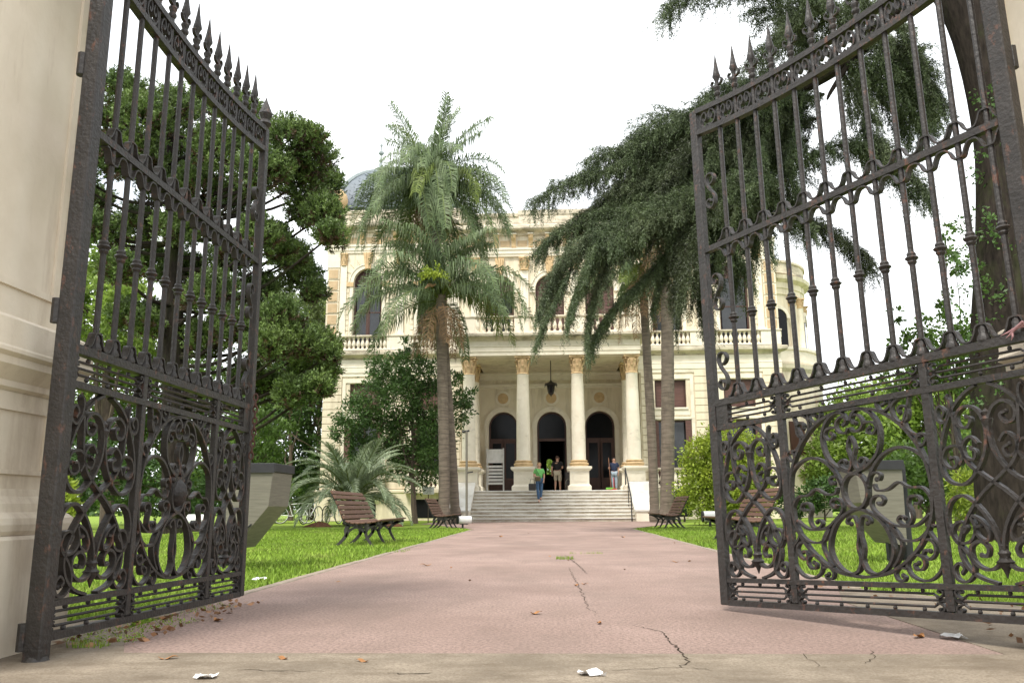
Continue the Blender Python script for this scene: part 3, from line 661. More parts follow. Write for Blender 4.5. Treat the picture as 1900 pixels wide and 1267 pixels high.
# the great entablature: architrave, bracketed frieze, cornice, parapet
for x0, x1, dz, pr in ((-11.34, -4.38, 0, 0), (4.38, 11.34, 0, 0), (-4.37, 4.37, -.36, .06)):
    mpart(mould(x0, x1, W-pr, [(.05, 13.5+dz), (.07, 13.62+dz), (.10, 13.64+dz), (.10, 13.80+dz), (.14, 13.84+dz), (.14, 13.92+dz), (.04, 13.94+dz)], .1), 'architrave', trim)
    mpart(mould(x0, x1, W-pr, [(.02, 13.94+dz), (.02, 14.60+dz)], .1), 'frieze', stucco)
    mpart(mould(x0, x1, W-pr, [(.10, 14.60+dz), (.14, 14.66+dz), (.18, 14.70+dz), (.46, 14.80+dz), (.52, 14.86+dz), (.52, 15.02+dz), (.44, 15.08+dz), (.1, 15.12+dz)], .1), 'cornice', cornice_m)
    mpart(mould(x0, x1, W-pr+.02, [(.0, 15.12+dz), (.05, 15.14+dz), (.05, 15.26+dz), (.0, 15.30+dz), (.0, 15.62+dz), (.06, 15.66+dz), (.08, 15.80+dz), (.0, 15.86+dz)], .3), 'parapet', cornice_m)
    n = int((x1-x0)/.86); st = (x1-x0)/n
    for i in range(n+1):
        x = x0+st*i; x = min(max(x, x0+.12), x1-.12)
        b = MB(); y = W-pr
        b.prism([(y, 13.98+dz), (y-.08, 13.99+dz), (y-.10, 14.2+dz), (y-.13, 14.3+dz), (y-.26, 14.42+dz), (y-.30, 14.55+dz), (y-.30, 14.598+dz), (y, 14.598+dz)], 'x', x-.11, x+.11)
        mpart(b, 'bracket', ochre)
        mpart(MB().box(x-.15, x+.15, y-.34, y, 14.602+dz, 14.655+dz), 'bracket_cap', trim)
        if i < n:
            xm = x0+st*(i+.5); mpart(MB().box(xm-.24, xm+.24, y-.05, y, 14.04+dz, 14.34+dz), 'frieze_panel', sand)
# higher centre block of the parapet and roof
mpart(mould(-1.45, 3.2, W-.12, [(.0, 14.77), (.04, 14.79), (.04, 15.30), (.08, 15.34), (.10, 15.58), (.0, 15.62)], .6), 'parapet_block', cornice_m)
mpart(MB().box(-11.2, 11.2, W+.4, 57, 14.6, 15.0), 'roof', lead)
# slate dome roofs on the two pavilions: square plan with a curved profile
for sx in (-1, 1):
    dc = (sx*8.15, W+4.1); prof = []
    for i in range(13):
        t = i/12*R(72); prof.append((3.15*math.cos(t)+.35*(1-math.cos(t)), 3.05*math.sin(t)))
    dm = MB(); dm.lathe([(3.3, -.7), (3.3, -.12), (3.42, -.1), (3.42, .0)]+prof+[(prof[-1][0]-.1, prof[-1][1]+.02)], (dc[0], dc[1], 16.35), sq=True)
    dome = mpart(dm, 'dome', slate)
    drum = MB().box(dc[0]-3.28, dc[0]+3.28, dc[1]-3.28, dc[1]+3.28, 14.9, 15.7); mpart(drum, 'dome_drum', stucco)
    for qx in (-1, 1):
        for qy in (-1, 1):
            rib = MB().tube([(dc[0]+qx*r, dc[1]+qy*r, 16.35+z) for r, z in prof], .13, 6); rib.v = [(p[0], p[1]-OY, p[2]) for p in rib.v]; rib.build('ridge', lead, dome, True)
    tp = prof[-1]
    cr = MB().lathe([(tp[0]+.12, 0), (tp[0]+.2, .06), (tp[0]+.2, .16), (tp[0]+.05, .2)], (dc[0], dc[1], 16.35+tp[1]-.02), sq=True); cr.v = [(p[0], p[1]-OY, p[2]) for p in cr.v]; cr.build('dome_crown', lead, dome)
    for qx in (-1, 1):
        for qy in (-1, 1):
            fi = MB().lathe([(.12, 0), (.10, .2), (.05, .3), (.13, .45), (.04, .6), (.04, .75), (.16, .85), (.16, .95), (.04, 1.05), (.03, 1.25), (.08, 1.33), (.08, 1.42), (.01, 1.5)], (dc[0]+qx*tp[0], dc[1]+qy*tp[0], 16.35+tp[1]+.17), 8)
            fi.v = [(p[0], p[1]-OY, p[2]) for p in fi.v]; fi.build('finial', lead, dome, True)
    if sx < 0:                                       # scale slates on the side towards the garden
        sl = MB(); sl.prism([(-.20, .0), (-.20, -.12), (-.12, -.22), (0, -.27), (.12, -.22), (.20, -.12), (.20, 0)], 'y', -.03, .0); slm = sl.mesh('roof_slate', slate)
        acc = 0; last = None; arc = [(0, prof[0])]
        L = 0; pl = [prof[0]]; cum = [0]
        for p, q in zip(prof[:-1], prof[1:]): L += math.hypot(q[0]-p[0], q[1]-p[1]); cum.append(L)
        s = .26; row = 0
        while s < L-.05:
            i = max(j for j in range(len(cum)) if cum[j] <= s); i = min(i, len(prof)-2); t = (s-cum[i])/(cum[i+1]-cum[i])
            r = prof[i][0]+(prof[i+1][0]-prof[i][0])*t; z = prof[i][1]+(prof[i+1][1]-prof[i][1])*t
            tilt = math.atan2(prof[i][0]-prof[i+1][0], prof[i+1][1]-prof[i][1])
            n = int((2*r-.5)/.42)
            for k in range(n):
                x = (k-(n-1)/2+(.0 if row % 2 else .0))*.42+(.21 if row % 2 else 0)
                if abs(x) > r-.3: continue
                o = link('roof_slate', slm, dome, (dc[0]+x, dc[1]-r-.012-OY, 16.35+z+.02), (-tilt+.05, 0, 0))
            s += .235; row += 1
# ---- portico
PY = 37.62; FZ = 1.33
mpart(MB().box(-4.45, 4.45, PY+.0, 43.2, .9, FZ), 'porch_floor', marble)
mpart(MB().box(-4.4, 4.4, PY+.15, 43.2, 0, .9), 'porch_base', stucco)
COLX = (-3.78, -1.265, 1.265, 3.78)
def column(cx, cy, r, engaged=False):
    pd = MB(); h = .50
    pd.lathe([(.52, 0), (.52, .18), (.46, .24), (.43, .27), (.43, .84), (.46, .87), (.54, .93), (.56, .96), (.56, 1.04), (.50, 1.06)], (cx, cy, FZ), sq=True)
    ped = mpart(pd, 'pedestal', trim)
    pp = MB()
    for q in ((cx-.30, cx+.30, .38, .41), (cx-.30, cx+.30, .74, .77)): pp.box(q[0], q[1], cy-.445, cy-.42, FZ+q[2], FZ+q[3])
    for q in (cx-.30, cx+.27): pp.box(q, q+.03, cy-.444, cy-.42, FZ+.41, FZ+.74)
    pp.v = [(p[0], p[1]-OY, p[2]) for p in pp.v]; pp.build('pedestal_panel', trim, ped)
    b = MB().lathe([(.42, 0), (.42, .07), (.44, .09), (.45, .13), (.42, .17), (.37, .19), (.37, .22), (.40, .24), (.40, .27), (.35, .29), (.335, .30)], (cx, cy, FZ+1.06), 20)
    base = mpart(b, 'column_base', ochre, None, True)
    s = MB().lathe([(.332, 0), (.318, .06), (.314, .9), (.305, 2.0), (.288, 3.0), (.270, 3.92), (.285, 3.95), (.285, 3.99), (.265, 4.0)], (cx, cy, FZ+1.35), 24)
    sh = mpart(s, 'column', trim, None, True)
    c = MB(); capital(c, cx, cy, 6.64, .86, .275); c.v = [(p[0], p[1]-OY, p[2]) for p in c.v]; c.build('capital', ochre, sh)
for cx in COLX: column(cx, 38.10, .31)
for cx in (-3.78, 3.78): column(cx, 40.40, .31)
# entablature of the portico, hollow behind so that the ceiling shows
def ring3(prof, y, mat, name): mpart(mould(-4.12, 4.12, y, prof, .62), name, mat)
ring3([(.05, 7.50), (.05, 7.66), (.08, 7.68), (.08, 7.88), (.11, 7.92), (.06, 7.95), (.06, 8.18)], 37.75, trim, 'portico_architrave')
for sx in (-1, 1): mpart(MB().box(*sorted((sx*3.5, sx*4.16)), 38.37, 40.62, 7.5, 8.19), 'portico_side_beam', trim)
mpart(mould(-4.12, 4.12, 37.75, [(.06, 8.18), (.12, 8.22), (.16, 8.27), (.36, 8.33), (.40, 8.38), (.40, 8.49), (.30, 8.54), (.0, 8.56)], 2.8), 'portico_cornice', cornice_m)
mpart(MB().box(-3.5, 3.5, 38.36, 43.2, 7.56, 7.8), 'porch_ceiling', stucco)
pc = [(-4.10, -3.48), (-2.10, -1.95), (-1.62, -.92), (-.55, -.35), (.35, .55), (.92, 1.62), (1.95, 2.10), (3.48, 4.10)]
balustrade(-4.10, 4.10, 37.92, 8.56, .86, [(-4.10, -3.48), (-1.62, -.92), (.92, 1.62), (3.48, 4.10)], .25)
# door wall, recess and hall
DY = 43.2
dw = MB(); wallband(dw, -3.95, 3.95, FZ, 7.6, DY, DY+.45, [(c, .76, FZ, 4.74, True) for c in DC]); mpart(dw, 'door_wall', stucco)
for sx in (-1, 1): mpart(MB().box(*sorted((sx*3.95, sx*4.42)), W+.45, DY+.45, 0, 8.2), 'recess_wall', stucco)
mpart(mould(-3.94, 3.94, DY, [(.0, 6.72), (.05, 6.74), (.06, 6.82), (.12, 6.86), (.14, 6.95), (.0, 6.98)], .05), 'wall_cornice', trim)
mpart(mould(-3.94, 3.94, DY, [(.0, 7.16), (.05, 7.18), (.10, 7.40), (.22, 7.48), (.22, 7.555), (.0, 7.557)], .05), 'ceiling_cornice', trim)
for c in DC:
    archivolt(c, .76, 4.74, DY, .20, .07)
    for q in (-1, 1):
        mpart(MB().box(*sorted((c+q*.77, c+q*1.03)), DY-.10, DY+.02, 4.60, 4.739), 'impost', trim)
        mpart(MB().box(*sorted((c+q*.78, c+q*.97)), DY-.06, DY+.02, FZ, 4.599), 'door_jamb', trim)
    md = MB(); n = 24
    pts = lambda r: [(c+r*math.cos(2*PI*i/n), 6.20+r*math.sin(2*PI*i/n)) for i in range(n)]
    md.prism(pts(.40), 'y', DY-.05, DY+.02); o = mpart(md, 'medallion', trim)
    g = MB(); g.prism(pts(.28), 'y', DY-.085, DY-.049); g.prism(pts(.14), 'y', DY-.11, DY-.084); g.v = [(p[0], p[1]-OY, p[2]) for p in g.v]; g.build('medallion_boss', ochre, o)
    # glazed timber doors
    y = DY+.28
    fr = MB(); fr.box(c-.76, c-.68, y, y+.1, FZ, 4.74); fr.box(c+.68, c+.76, y, y+.1, FZ, 4.74); fr.box(c-.68, c+.68, y, y+.1, 3.98, 4.12)
    for i in range(12):
        a0, a1 = PI*i/12, PI*(i+1)/12; P = lambda r, a: (c-r*math.cos(a), 4.74+r*math.sin(a))
        fr.prism([P(.76, a0), P(.76, a1), P(.68, a1), P(.68, a0)], 'y', y, y+.1)
    d = mpart(fr, 'door_frame', wood_dark)
    g = MB(); g.prism([(c-.68*math.cos(PI*i/12), 4.74+.68*math.sin(PI*i/12)) for i in range(13)]+[(c+.68, 4.12), (c-.68, 4.12)], 'y', y+.05, y+.07); g.v = [(p[0], p[1]-OY, p[2]) for p in g.v]; g.build('fanlight', glass_m, d)
    for q in (-1, 1):
        lf = MB(); x0, x1 = sorted((c+q*.02, c+q*.68)); opn = abs(c) < .5
        if opn: x0, x1 = sorted((c+q*.60, c+q*.67))
        yy0, yy1 = (y+.02, y+.08) if not opn else (y+.1, y+.72)
        lf.box(x0, x1, yy0, yy1, FZ+.02, FZ+.75)
        if not opn:
            lf.box(x0, x0+.1, yy0, yy1, FZ+.75, 3.98); lf.box(x1-.1, x1, yy0, yy1, FZ+.75, 3.98); lf.box(x0+.1, x1-.1, yy0, yy1, 3.88, 3.98)
        lo = mpart(lf, 'door_leaf', wood_dark)
        g = MB()
        if opn: g.box(x0+.02, x1-.02, yy0+.08, yy1-.08, FZ+.75, 3.95)
        else: g.box(x0+.1, x1-.1, yy0+.02, yy0+.04, FZ+.75, 3.88)
        g.v = [(p[0], p[1]-OY, p[2]) for p in g.v]; g.build('pane', glass_m, lo)
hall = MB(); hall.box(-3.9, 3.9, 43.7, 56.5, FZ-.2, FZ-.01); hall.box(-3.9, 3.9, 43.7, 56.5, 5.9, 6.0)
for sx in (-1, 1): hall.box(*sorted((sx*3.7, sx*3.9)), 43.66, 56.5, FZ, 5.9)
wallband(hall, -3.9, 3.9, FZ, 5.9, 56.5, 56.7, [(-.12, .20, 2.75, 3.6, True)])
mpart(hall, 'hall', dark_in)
mpart(MB().box(-11.2, -4.0, 56.6, 57, 0, 15), 'rear_wall', stucco); mpart(MB().box(4.0, 11.2, 56.6, 57, 0, 15), 'rear_wall', stucco); mpart(MB().box(-4.0, 4.0, 56.72, 57, 6, 15), 'rear_wall', stucco)
# dark rooms behind the glass need no light; close them off
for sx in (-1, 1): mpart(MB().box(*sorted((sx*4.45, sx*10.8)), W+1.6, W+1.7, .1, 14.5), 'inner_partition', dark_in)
# ---- bow at the right end
bow = MB(); bc = (11.3, 47.6); n = 14
def arc(r, z): return [(bc[0]+r*math.cos(-PI/2+PI*i/n), bc[1]+r*math.sin(-PI/2+PI*i/n)) for i in range(n+1)]
def bowring(prof, name, mat):
    b = MB()
    for r, z in prof: b.v += [(x, y, z) for x, y in arc(r, z)]
    k = n+1
    for i in range(len(prof)-1):
        for j in range(n): b.f.append((i*k+j, i*k+j+1, (i+1)*k+j+1, (i+1)*k+j))
    b.f.append(tuple((len(prof)-1)*k+j for j in range(k)))
    mpart(b, name, mat)
bowring([(3.35, 8.0), (3.35, 11.9), (3.42, 11.95), (3.42, 12.25), (3.48, 12.3), (3.48, 12.6), (3.75, 12.75), (3.8, 12.95), (3.4, 13.0)], 'bow_upper', stucco)
bowring([(4.05, 0), (4.05, 6.9), (4.12, 7.0), (4.12, 7.5), (4.3, 7.7), (4.35, 7.9), (3.4, 8.0)], 'bow_lower', stucco)
bowring([(3.35, 13.0), (3.35, 13.12), (3.5, 13.13), (3.5, 13.7), (3.58, 13.72), (3.58, 13.85), (3.3, 13.86)], 'bow_parapet', cornice_m)
bowring([(3.9, 8.0), (3.95, 8.1), (3.95, 8.7), (4.05, 8.75), (4.05, 8.9), (3.8, 8.92)], 'bow_balcony', trim)
for th in (-70, -22, 25):
    a = R(th); 
    for dth in (-17, 17):
        aa = R(th+dth); x, y = bc[0]+3.38*math.cos(aa), bc[1]+3.38*math.sin(aa)
        s = MB().lathe([(.24, 8.9), (.2, 9.0), (.19, 11.3), (.2, 11.32)], (x, y, 0), 10); o = mpart(s, 'bow_pilaster', trim, None, True)
        c = MB(); capital(c, x, y, 11.32, .55, .2); c.v = [(p[0], p[1]-OY, p[2]) for p in c.v]; c.build('pilaster_capital', ochre, o)
    w = MB(); w.prism([(-.5, 8.95), (.5, 8.95), (.5, 10.6)]+[(.5*math.cos(PI*i/10), 10.6+.5*math.sin(PI*i/10)) for i in range(1, 10)]+[(-.5, 10.6)], 'y', -.03, .05)
    x, y = bc[0]+3.38*math.cos(a), bc[1]+3.38*math.sin(a)
    o = w.build('bow_window', glass_m, man, False, (x, y-OY, 0), (0, 0, a+PI/2))
    w = MB()
    for i in range(12):
        a0, a1 = PI*i/12, PI*(i+1)/12; P = lambda r, t: (-r*math.cos(t), 10.6+r*math.sin(t))
        w.prism([P(.68, a0), P(.68, a1), P(.5, a1), P(.5, a0)], 'y', -.08, .05)
    w.build('bow_archivolt', trim, man, False, (x, y-OY, 0), (0, 0, a+PI/2))
for th in (-68,):
    a = R(th); x, y = bc[0]+4.07*math.cos(a), bc[1]+4.07*math.sin(a)
    MB().box(-.45, .45, -.04, .05, 3.2, 4.9).build('bow_window', wood_dark, man, False, (x, y-OY, 0), (0, 0, a+PI/2))
# hanging lantern in the porch
lan = empty('lantern', (.04, 39.6, 6.0), label='dark iron lantern hanging on a rod from the porch ceiling', cat='lantern')
MB().tube([(0, 0, .55), (0, 0, 1.56)], .025, 6).build('rod', iron, lan)
MB().lathe([(.02, .62), (.06, .55), (.28, .40), (.30, .36), (.10, .35)], n=6).build('cap', iron, lan)
lb = MB()
for i in range(6): a = 2*PI*i/6; lb.tube([(.2*math.cos(a), .2*math.sin(a), .36), (.13*math.cos(a), .13*math.sin(a), .0)], .015, 5)
lb.lathe([(.14, .0), (.10, -.08), (.03, -.14), (.01, -.2)], n=6); lb.build('cage', iron, lan)
MB().lathe([(.18, .36), (.11, .0)], n=6).build('lantern_glass', glass_m, lan)
for i in range(4): a = PI/4+i*PI/2; b = MB(); b.tube([(.1*math.cos(a), .1*math.sin(a), .45), (.36*math.cos(a), .36*math.sin(a), .42), (.42*math.cos(a), .42*math.sin(a), .30)], .018, 5); b.build('arm', iron, lan)

# ================================================================ entrance steps
stair = empty('staircase', (0, 35.2, 0), label='wide worn white marble entrance steps with sloping cheek walls', cat='staircase')
NR = 9; rh = FZ/NR; run = .30; Y0 = 35.2
for k in range(NR):
    y = Y0+run*k
    if k < NR-1:
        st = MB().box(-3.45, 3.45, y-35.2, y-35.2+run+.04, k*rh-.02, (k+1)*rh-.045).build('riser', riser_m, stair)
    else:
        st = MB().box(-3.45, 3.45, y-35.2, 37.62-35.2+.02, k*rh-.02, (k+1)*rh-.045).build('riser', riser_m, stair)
    x = -3.45
    for j in range(5):
        l = 6.9/5; yb = y+run+.012 if k < NR-1 else 37.60
        MB().cbox(x+.004, x+l-.004, y-.035-35.2, yb-35.2, (k+1)*rh-.044, (k+1)*rh+random.uniform(-.003, .001), .008).build('tread_slab', marble, stair); x += l
for sx in (-1, 1):
    b = MB(); b.prism([(34.85-35.2, 0), (34.85-35.2, .40), (35.35-35.2, .42), (37.60-35.2, 1.62), (37.62-35.2, 1.62), (37.62-35.2, 0)], 'x', *sorted((sx*3.46, sx*4.32)))
    b.build('cheek_wall', trim, stair)
    c = MB(); c.prism([(34.80-35.2, .405), (35.36-35.2, .425), (37.62-35.2, 1.635), (37.62-35.2, 1.70), (35.34-35.2, .495), (34.80-35.2, .47)], 'x', *sorted((sx*3.42, sx*4.38)))
    c.build('cheek_coping', marble, stair)
hr = MB(); hr.tube([(3.30, -.05, 0), (3.30, -.05, .95), (3.30, .1, 1.05), (3.30, 2.35, 2.28), (3.30, 2.45, 2.2), (3.30, 2.45, FZ)], .025, 8); hr.tube([(3.30, 1.2, .6), (3.30, 1.2, 1.65)], .02, 6)
hr.build('handrail', greyp, stair, True)
# ================================================================ vegetation
def leafmat(name, c, c2, isl=.4, tr=.3, rough=.5): return M(name, c, c2, rough=rough, scale=1.2, bump=0, isl=isl, transl=tr, spec=.35)
lf_arau = leafmat('araucaria green', (.145, .205, .055), (.07, .115, .03), .5, .15, .5)
lf_brown = leafmat('dry brown needles', (.075, .045, .022), (.045, .028, .015), .4, .1)
lf_palm = leafmat('palm green', (.165, .215, .10), (.10, .15, .062), .4, .3)
lf_palmy = leafmat('yellow green palm', (.17, .22, .045), (.12, .16, .03), .35, .3)
lf_dead = leafmat('dead frond', (.30, .19, .10), (.20, .125, .065), .4, .2)
lf_pindo = leafmat('grey green palm', (.29, .34, .215), (.19, .245, .14), .35, .25)
lf_cedar = leafmat('cedar needles', (.100, .132, .058), (.052, .076, .032), .55, .1)
lf_cedar2 = leafmat('pale cedar needles', (.135, .165, .085), (.07, .095, .045), .5, .1)
lf_cedar3 = leafmat('old cedar needles', (.055, .070, .028), (.030, .040, .017), .5, .1)
lf_dark = leafmat('dark evergreen leaf', (.065, .125, .028), (.038, .08, .018), .5, .25)
lf_mid = leafmat('mid green leaf', (.14, .225, .045), (.085, .15, .03), .45, .35)
lf_mid2 = leafmat('deep green leaf', (.09, .16, .04), (.05, .10, .025), .45, .3)
lf_light = leafmat('light green leaf', (.25, .345, .065), (.16, .245, .045), .4, .4)
lf_yel = leafmat('yellow green leaf', (.32, .385, .045), (.19, .27, .03), .4, .4)
lf_olive = leafmat('olive leaf', (.14, .18, .06), (.085, .12, .04), .45, .3)

def trunk_path(p0, p1, n=6, wob=.05):
    p0, p1 = np.array(p0, float), np.array(p1, float); L = np.linalg.norm(p1-p0)
    return [tuple(p0+(p1-p0)*i/n+(rng.normal(size=3)*wob*L/n if 0 < i < n else 0)) for i in range(n+1)]
def clump_leaves(c, r, n, L, W, up=.4, nsub=None, shell=.55):
    """leaves gathered on twig ends spread through an ellipsoid"""
    c = np.array(c); r = np.array(r) if hasattr(r, '__len__') else np.array([r, r, r]); nsub = nsub or max(6, n//22)
    u = rdir(nsub)*(shell+(1-shell)*rng.random((nsub, 1))**.5); sc = c+u*r
    idx = rng.integers(0, nsub, n); p = sc[idx]+rng.normal(size=(n, 3))*min(r)*.17
    d = unit(unit(p-c)*.6+rdir(n)*.9+np.array([0, 0, up-.3])); l = L*rng.uniform(.6, 1.25, n)
    return leaves(p, d, l, W*rng.uniform(.7, 1.2, n))
def tree(name, label, base, clumps, n, L, W, mat, trunk=None, tr=.15, group='trees around the mansion', cat='tree', bmat=bark, crown='crown'):
    root = empty(name, tuple(base), label=label, cat=cat, group=group); base = np.array(base, float)
    cs = [(np.array(c, float), r) for c, r in clumps]; vol = np.array([np.prod(r) if hasattr(r, '__len__') else r**3 for _, r in cs])**(2/3)
    V = np.concatenate([clump_leaves(c-base, r, max(30, int(n*v/vol.sum())), L, W) for (c, r), v in zip(cs, vol)])
    o = quadmesh(crown, V, mat, root)
    top = trunk if trunk is not None else np.mean([c for c, _ in cs], 0); top = np.array(top, float)
    b = MB(); pth = trunk_path((0, 0, -.1), tuple(top-base)); b.tube(pth, [tr*(1.25-.85*i/6) for i in range(7)], 9)
    for c, r in cs:
        k = rng.integers(2, 6); s = pth[k]; e = c-base; b.tube(trunk_path(s, e, 4, .12), [tr*.45, tr*.36, tr*.27, tr*.18, tr*.08], 6)
    b.build('trunk', bmat, root, True); return root

# ---- palms
def frond(L, e0, droop, nl, ll, lw, hang, stiff=False, seed=0, power=1.35):
    """a feather frond along +x: returns rachis points and leaflet quads"""
    g = np.random.default_rng(seed); n = 16; p = [np.zeros(3)]; ang = []
    for i in range(n):
        t = (i+.5)/n; a = e0-droop*t**power; ang.append(a); p.append(p[-1]+np.array([math.cos(a), 0, math.sin(a)])*L/n)
    p = np.array(p); Q = []
    for k in range(nl):
        t = .14+.86*k/(nl-1); i = min(int(t*n), n-1); q = p[i]+(p[i+1]-p[i])*(t*n-i); a = ang[i]
        T = np.array([math.cos(a), 0, math.sin(a)]); U = np.array([-math.sin(a), 0, math.cos(a)])
        l0 = ll*(math.sin(PI*min(1, t*.86+.16))**.6)*(.55+.45*(1-t)) if stiff else ll*(.45+.55*math.sin(PI*min(1, t*.8+.2)))
        for s in (-1, 1):
            l = l0*g.uniform(.8, 1.15); sd = np.array([0, s, 0.])
            if stiff: d1 = T*.75+sd*.62+U*.38+g.normal(size=3)*.06; d2 = T*.75+sd*.5+U*.12+np.array([0, 0, -.25])+g.normal(size=3)*.08
            else: d1 = T*.55+sd*.75+U*g.uniform(-.2, .5)+g.normal(size=3)*.10; d2 = T*.30+sd*.28+np.array([0, 0, -hang])+g.normal(size=3)*.15
            d1 /= np.linalg.norm(d1); d2 /= np.linalg.norm(d2)
            w = lw*g.uniform(.8, 1.2); wd = np.cross(d1, U+.3*T); wd /= np.linalg.norm(wd)+1e-6
            a0, a1, a2 = q, q+d1*l*.42, q+d1*l*.42+d2*l*.58
            Q.append([a0-wd*w*.3, a0+wd*w*.3, a1+wd*w*.5, a1-wd*w*.5]); Q.append([a1-wd*w*.5, a1+wd*w*.5, a2+wd*w*.06, a2-wd*w*.06])
    return p, np.array(Q)
def spine(p, r):
    w = np.array([0, r*.6, 0]); return np.array([[a-w, a+w, b+w*.9, b-w*.9] for a, b in zip(p[:-1], p[1:])])
def palm(name, label, base, top, tr, fronds, ll=.78, lw=.040, nl=74, hang=1.3, mat=lf_palm, stiff=False, dead=6, group='palms', deadlen=1.6, rr=.03, power=1.35):
    base, top = np.array(base, float), np.array(top, float); root = empty(name, tuple(base), label=label, cat='palm', group=group)
    b = MB(); n = max(6, int(np.linalg.norm(top-base)/.16)); pts = []; rad = []
    for i in range(n+1):
        t = i/n; pts.append(tuple((top-base)*t+np.array([.05*math.sin(t*4), .04*math.sin(t*5+1), 0])*(1-t)*min(1, t*6))); rad.append(tr*(1.18 if t < .04 else 1.0-.12*t)*(1.0 if i % 2 else .955))
    b.tube(pts, rad, 12); b.build('trunk', bark_palm if not stiff else bark, root, True)
    for k, (az, el, L, dr) in enumerate(fronds):
        p, Q = frond(L, el, dr, nl, ll, lw, hang, stiff, seed=k*7+3, power=power); Q = np.concatenate([Q, spine(p, rr)])
        o = empty_frond = None
        rac = MB(); rac.tube([tuple(x) for x in p], [rr*(1-.85*i/(len(p)-1)) for i in range(len(p))], 5)
        loc = tuple(top-base+np.array([math.cos(az)*tr*.5, math.sin(az)*tr*.5, rng.uniform(-.25, .15)*(.3 if stiff else 1)]))
        fo = quadmesh('frond', Q, mat if not (k % 9 == 4 and not stiff) else lf_palmy, root); fo.location = loc; fo.rotation_euler = (rng.uniform(-.3, .3), 0, az)
        r = rac.build('rachis', lf_palmy, fo, True)
    for k in range(dead):                             # the skirt of dry fronds hanging down the trunk
        az = 2*PI*k/dead+.4; p, Q = frond(deadlen*rng.uniform(.7, 1.1), -.5, 1.05, 34, ll*.75, lw*.8, 1.6, False, seed=k+90, power=.5); Q = np.concatenate([Q, spine(p, rr*.8)])
        fo = quadmesh('dry_frond', Q, lf_dead, root); fo.location = tuple(top-base+np.array([math.cos(az)*tr, math.sin(az)*tr, -.35])); fo.rotation_euler = (0, 0, az)
    return root
def ring_fronds(n, e, L, dr, j=.15, a0=0.): return [(a0+2*PI*k/n+rng.uniform(-.25, .25), e+rng.uniform(-j, j), L*rng.uniform(.88, 1.1), dr+rng.uniform(-.2, .2)) for k in range(n)]
YP = 30.5
pB = at(824, 965, YP); pB[2] = 0; tB = at(818, 548, YP)
FB = [f for f in ring_fronds(13, 1.42, 3.6, 1.5, a0=.2)+ring_fronds(11, 1.0, 4.1, 2.4, a0=.5)+ring_fronds(12, .60, 4.5, 2.1, a0=.1)+ring_fronds(9, .2, 4.1, 1.65) if abs((f[0]+PI/2+PI) % (2*PI)-PI) > .42]     # the fruit hangs free on the garden side
palm('queen_palm', 'shorter queen palm with drooping crown and seed cluster left of the steps', pB, tB, .215,
     FB, dead=8, group='tall queen palms', deadlen=2.3, ll=.88, lw=.038, hang=1.5)
pA = at(846, 965, YP+.9); pA[2] = 0; tA = at(803, 350, YP+.9)
palm('queen_palm', 'taller queen palm with feathery crown high above the mansion parapet', pA, tA, .185,
     ring_fronds(11, 1.45, 3.7, .95, .12)+ring_fronds(10, 1.2, 3.5, 2.3, a0=.3)+ring_fronds(11, 1.0, 3.8, 2.5, a0=.1)+ring_fronds(11, .75, 4.1, 2.25)+ring_fronds(11, .45, 4.3, 1.95)+ring_fronds(10, .1, 4.5, 1.6)+ring_fronds(8, -.35, 4.2, 1.15), dead=6, group='tall queen palms', ll=.90, lw=.034, hang=1.6, power=.95)
# seed cluster: two bracts and strings of yellow fruit
sc_ = empty('seed_cluster', tuple(tB+np.array([-.05, -1.35, .35])), label='yellow seed cluster hanging in the shorter palm crown', cat='seed cluster')
V = []
for i in range(70):
    d = np.array([rng.normal()*.5-.1, -.5+rng.normal()*.3, .5]); d /= np.linalg.norm(d); c = np.zeros(3)
    for j in range(7):
        d = d+np.array([0, 0, -.22]); d /= np.linalg.norm(d); V.append(np.concatenate([leaves(c[None]+rng.normal(size=(3, 3))*.012, rdir(3), .08, .055)])); c = c+d*.10
quadmesh('fruit_strings', np.concatenate(V), lf_yel, sc_)
MB().tube([(.1, 1.7, -.25), (.05, .9, .05), (0, .1, .1)], [.04, .03, .02], 6).build('stalk', lf_palmy, sc_, True)
MB().tube([(0, .3, -.2), (-.1, .1, -.3), (-.2, -.15, -.35), (-.3, -.4, -.55)], [.02, .06, .07, .01], 6).build('bract', lf_dead, sc_, True)
# two more palms behind the cedar, right of the steps
pC = at(1215, 955, 33.0); pC[2] = 0; tC = at(1192, 500, 33.0)
palm('queen_palm', 'slender grey palm trunk nearest the portico, right of the steps', pC, tC, .19, ring_fronds(9, .6, 2.8, 2.0)+ring_fronds(6, .0, 2.4, 1.3), dead=9, group='tall queen palms', deadlen=2.6)
pD = at(1237, 960, 31.2); pD[2] = 0; tD = at(1238, 420, 31.2)
palm('queen_palm', 'thick ringed palm trunk standing in front of the right hand windows', pD, tD, .265, ring_fronds(9, .9, 3.4, 2.4)+ring_fronds(9, .3, 3.2, 1.8), dead=12, group='tall queen palms', deadlen=3.2)
# pindo palm
pP = at(652, 962, 29.5); pP[2] = 0
palm('pindo_palm', 'low grey green pindo palm with arching fronds in front of the left wing', pP, pP+np.array([0, 0, .85]), .3,
     ring_fronds(11, 1.38, 2.9, 1.2, .1)+ring_fronds(13, 1.1, 2.9, 1.9, .15)+ring_fronds(13, .75, 2.8, 2.0, .15)+ring_fronds(12, .4, 2.6, 1.8), ll=.66, lw=.034, nl=46, stiff=True, mat=lf_pindo, dead=0, group='low palms', rr=.028)

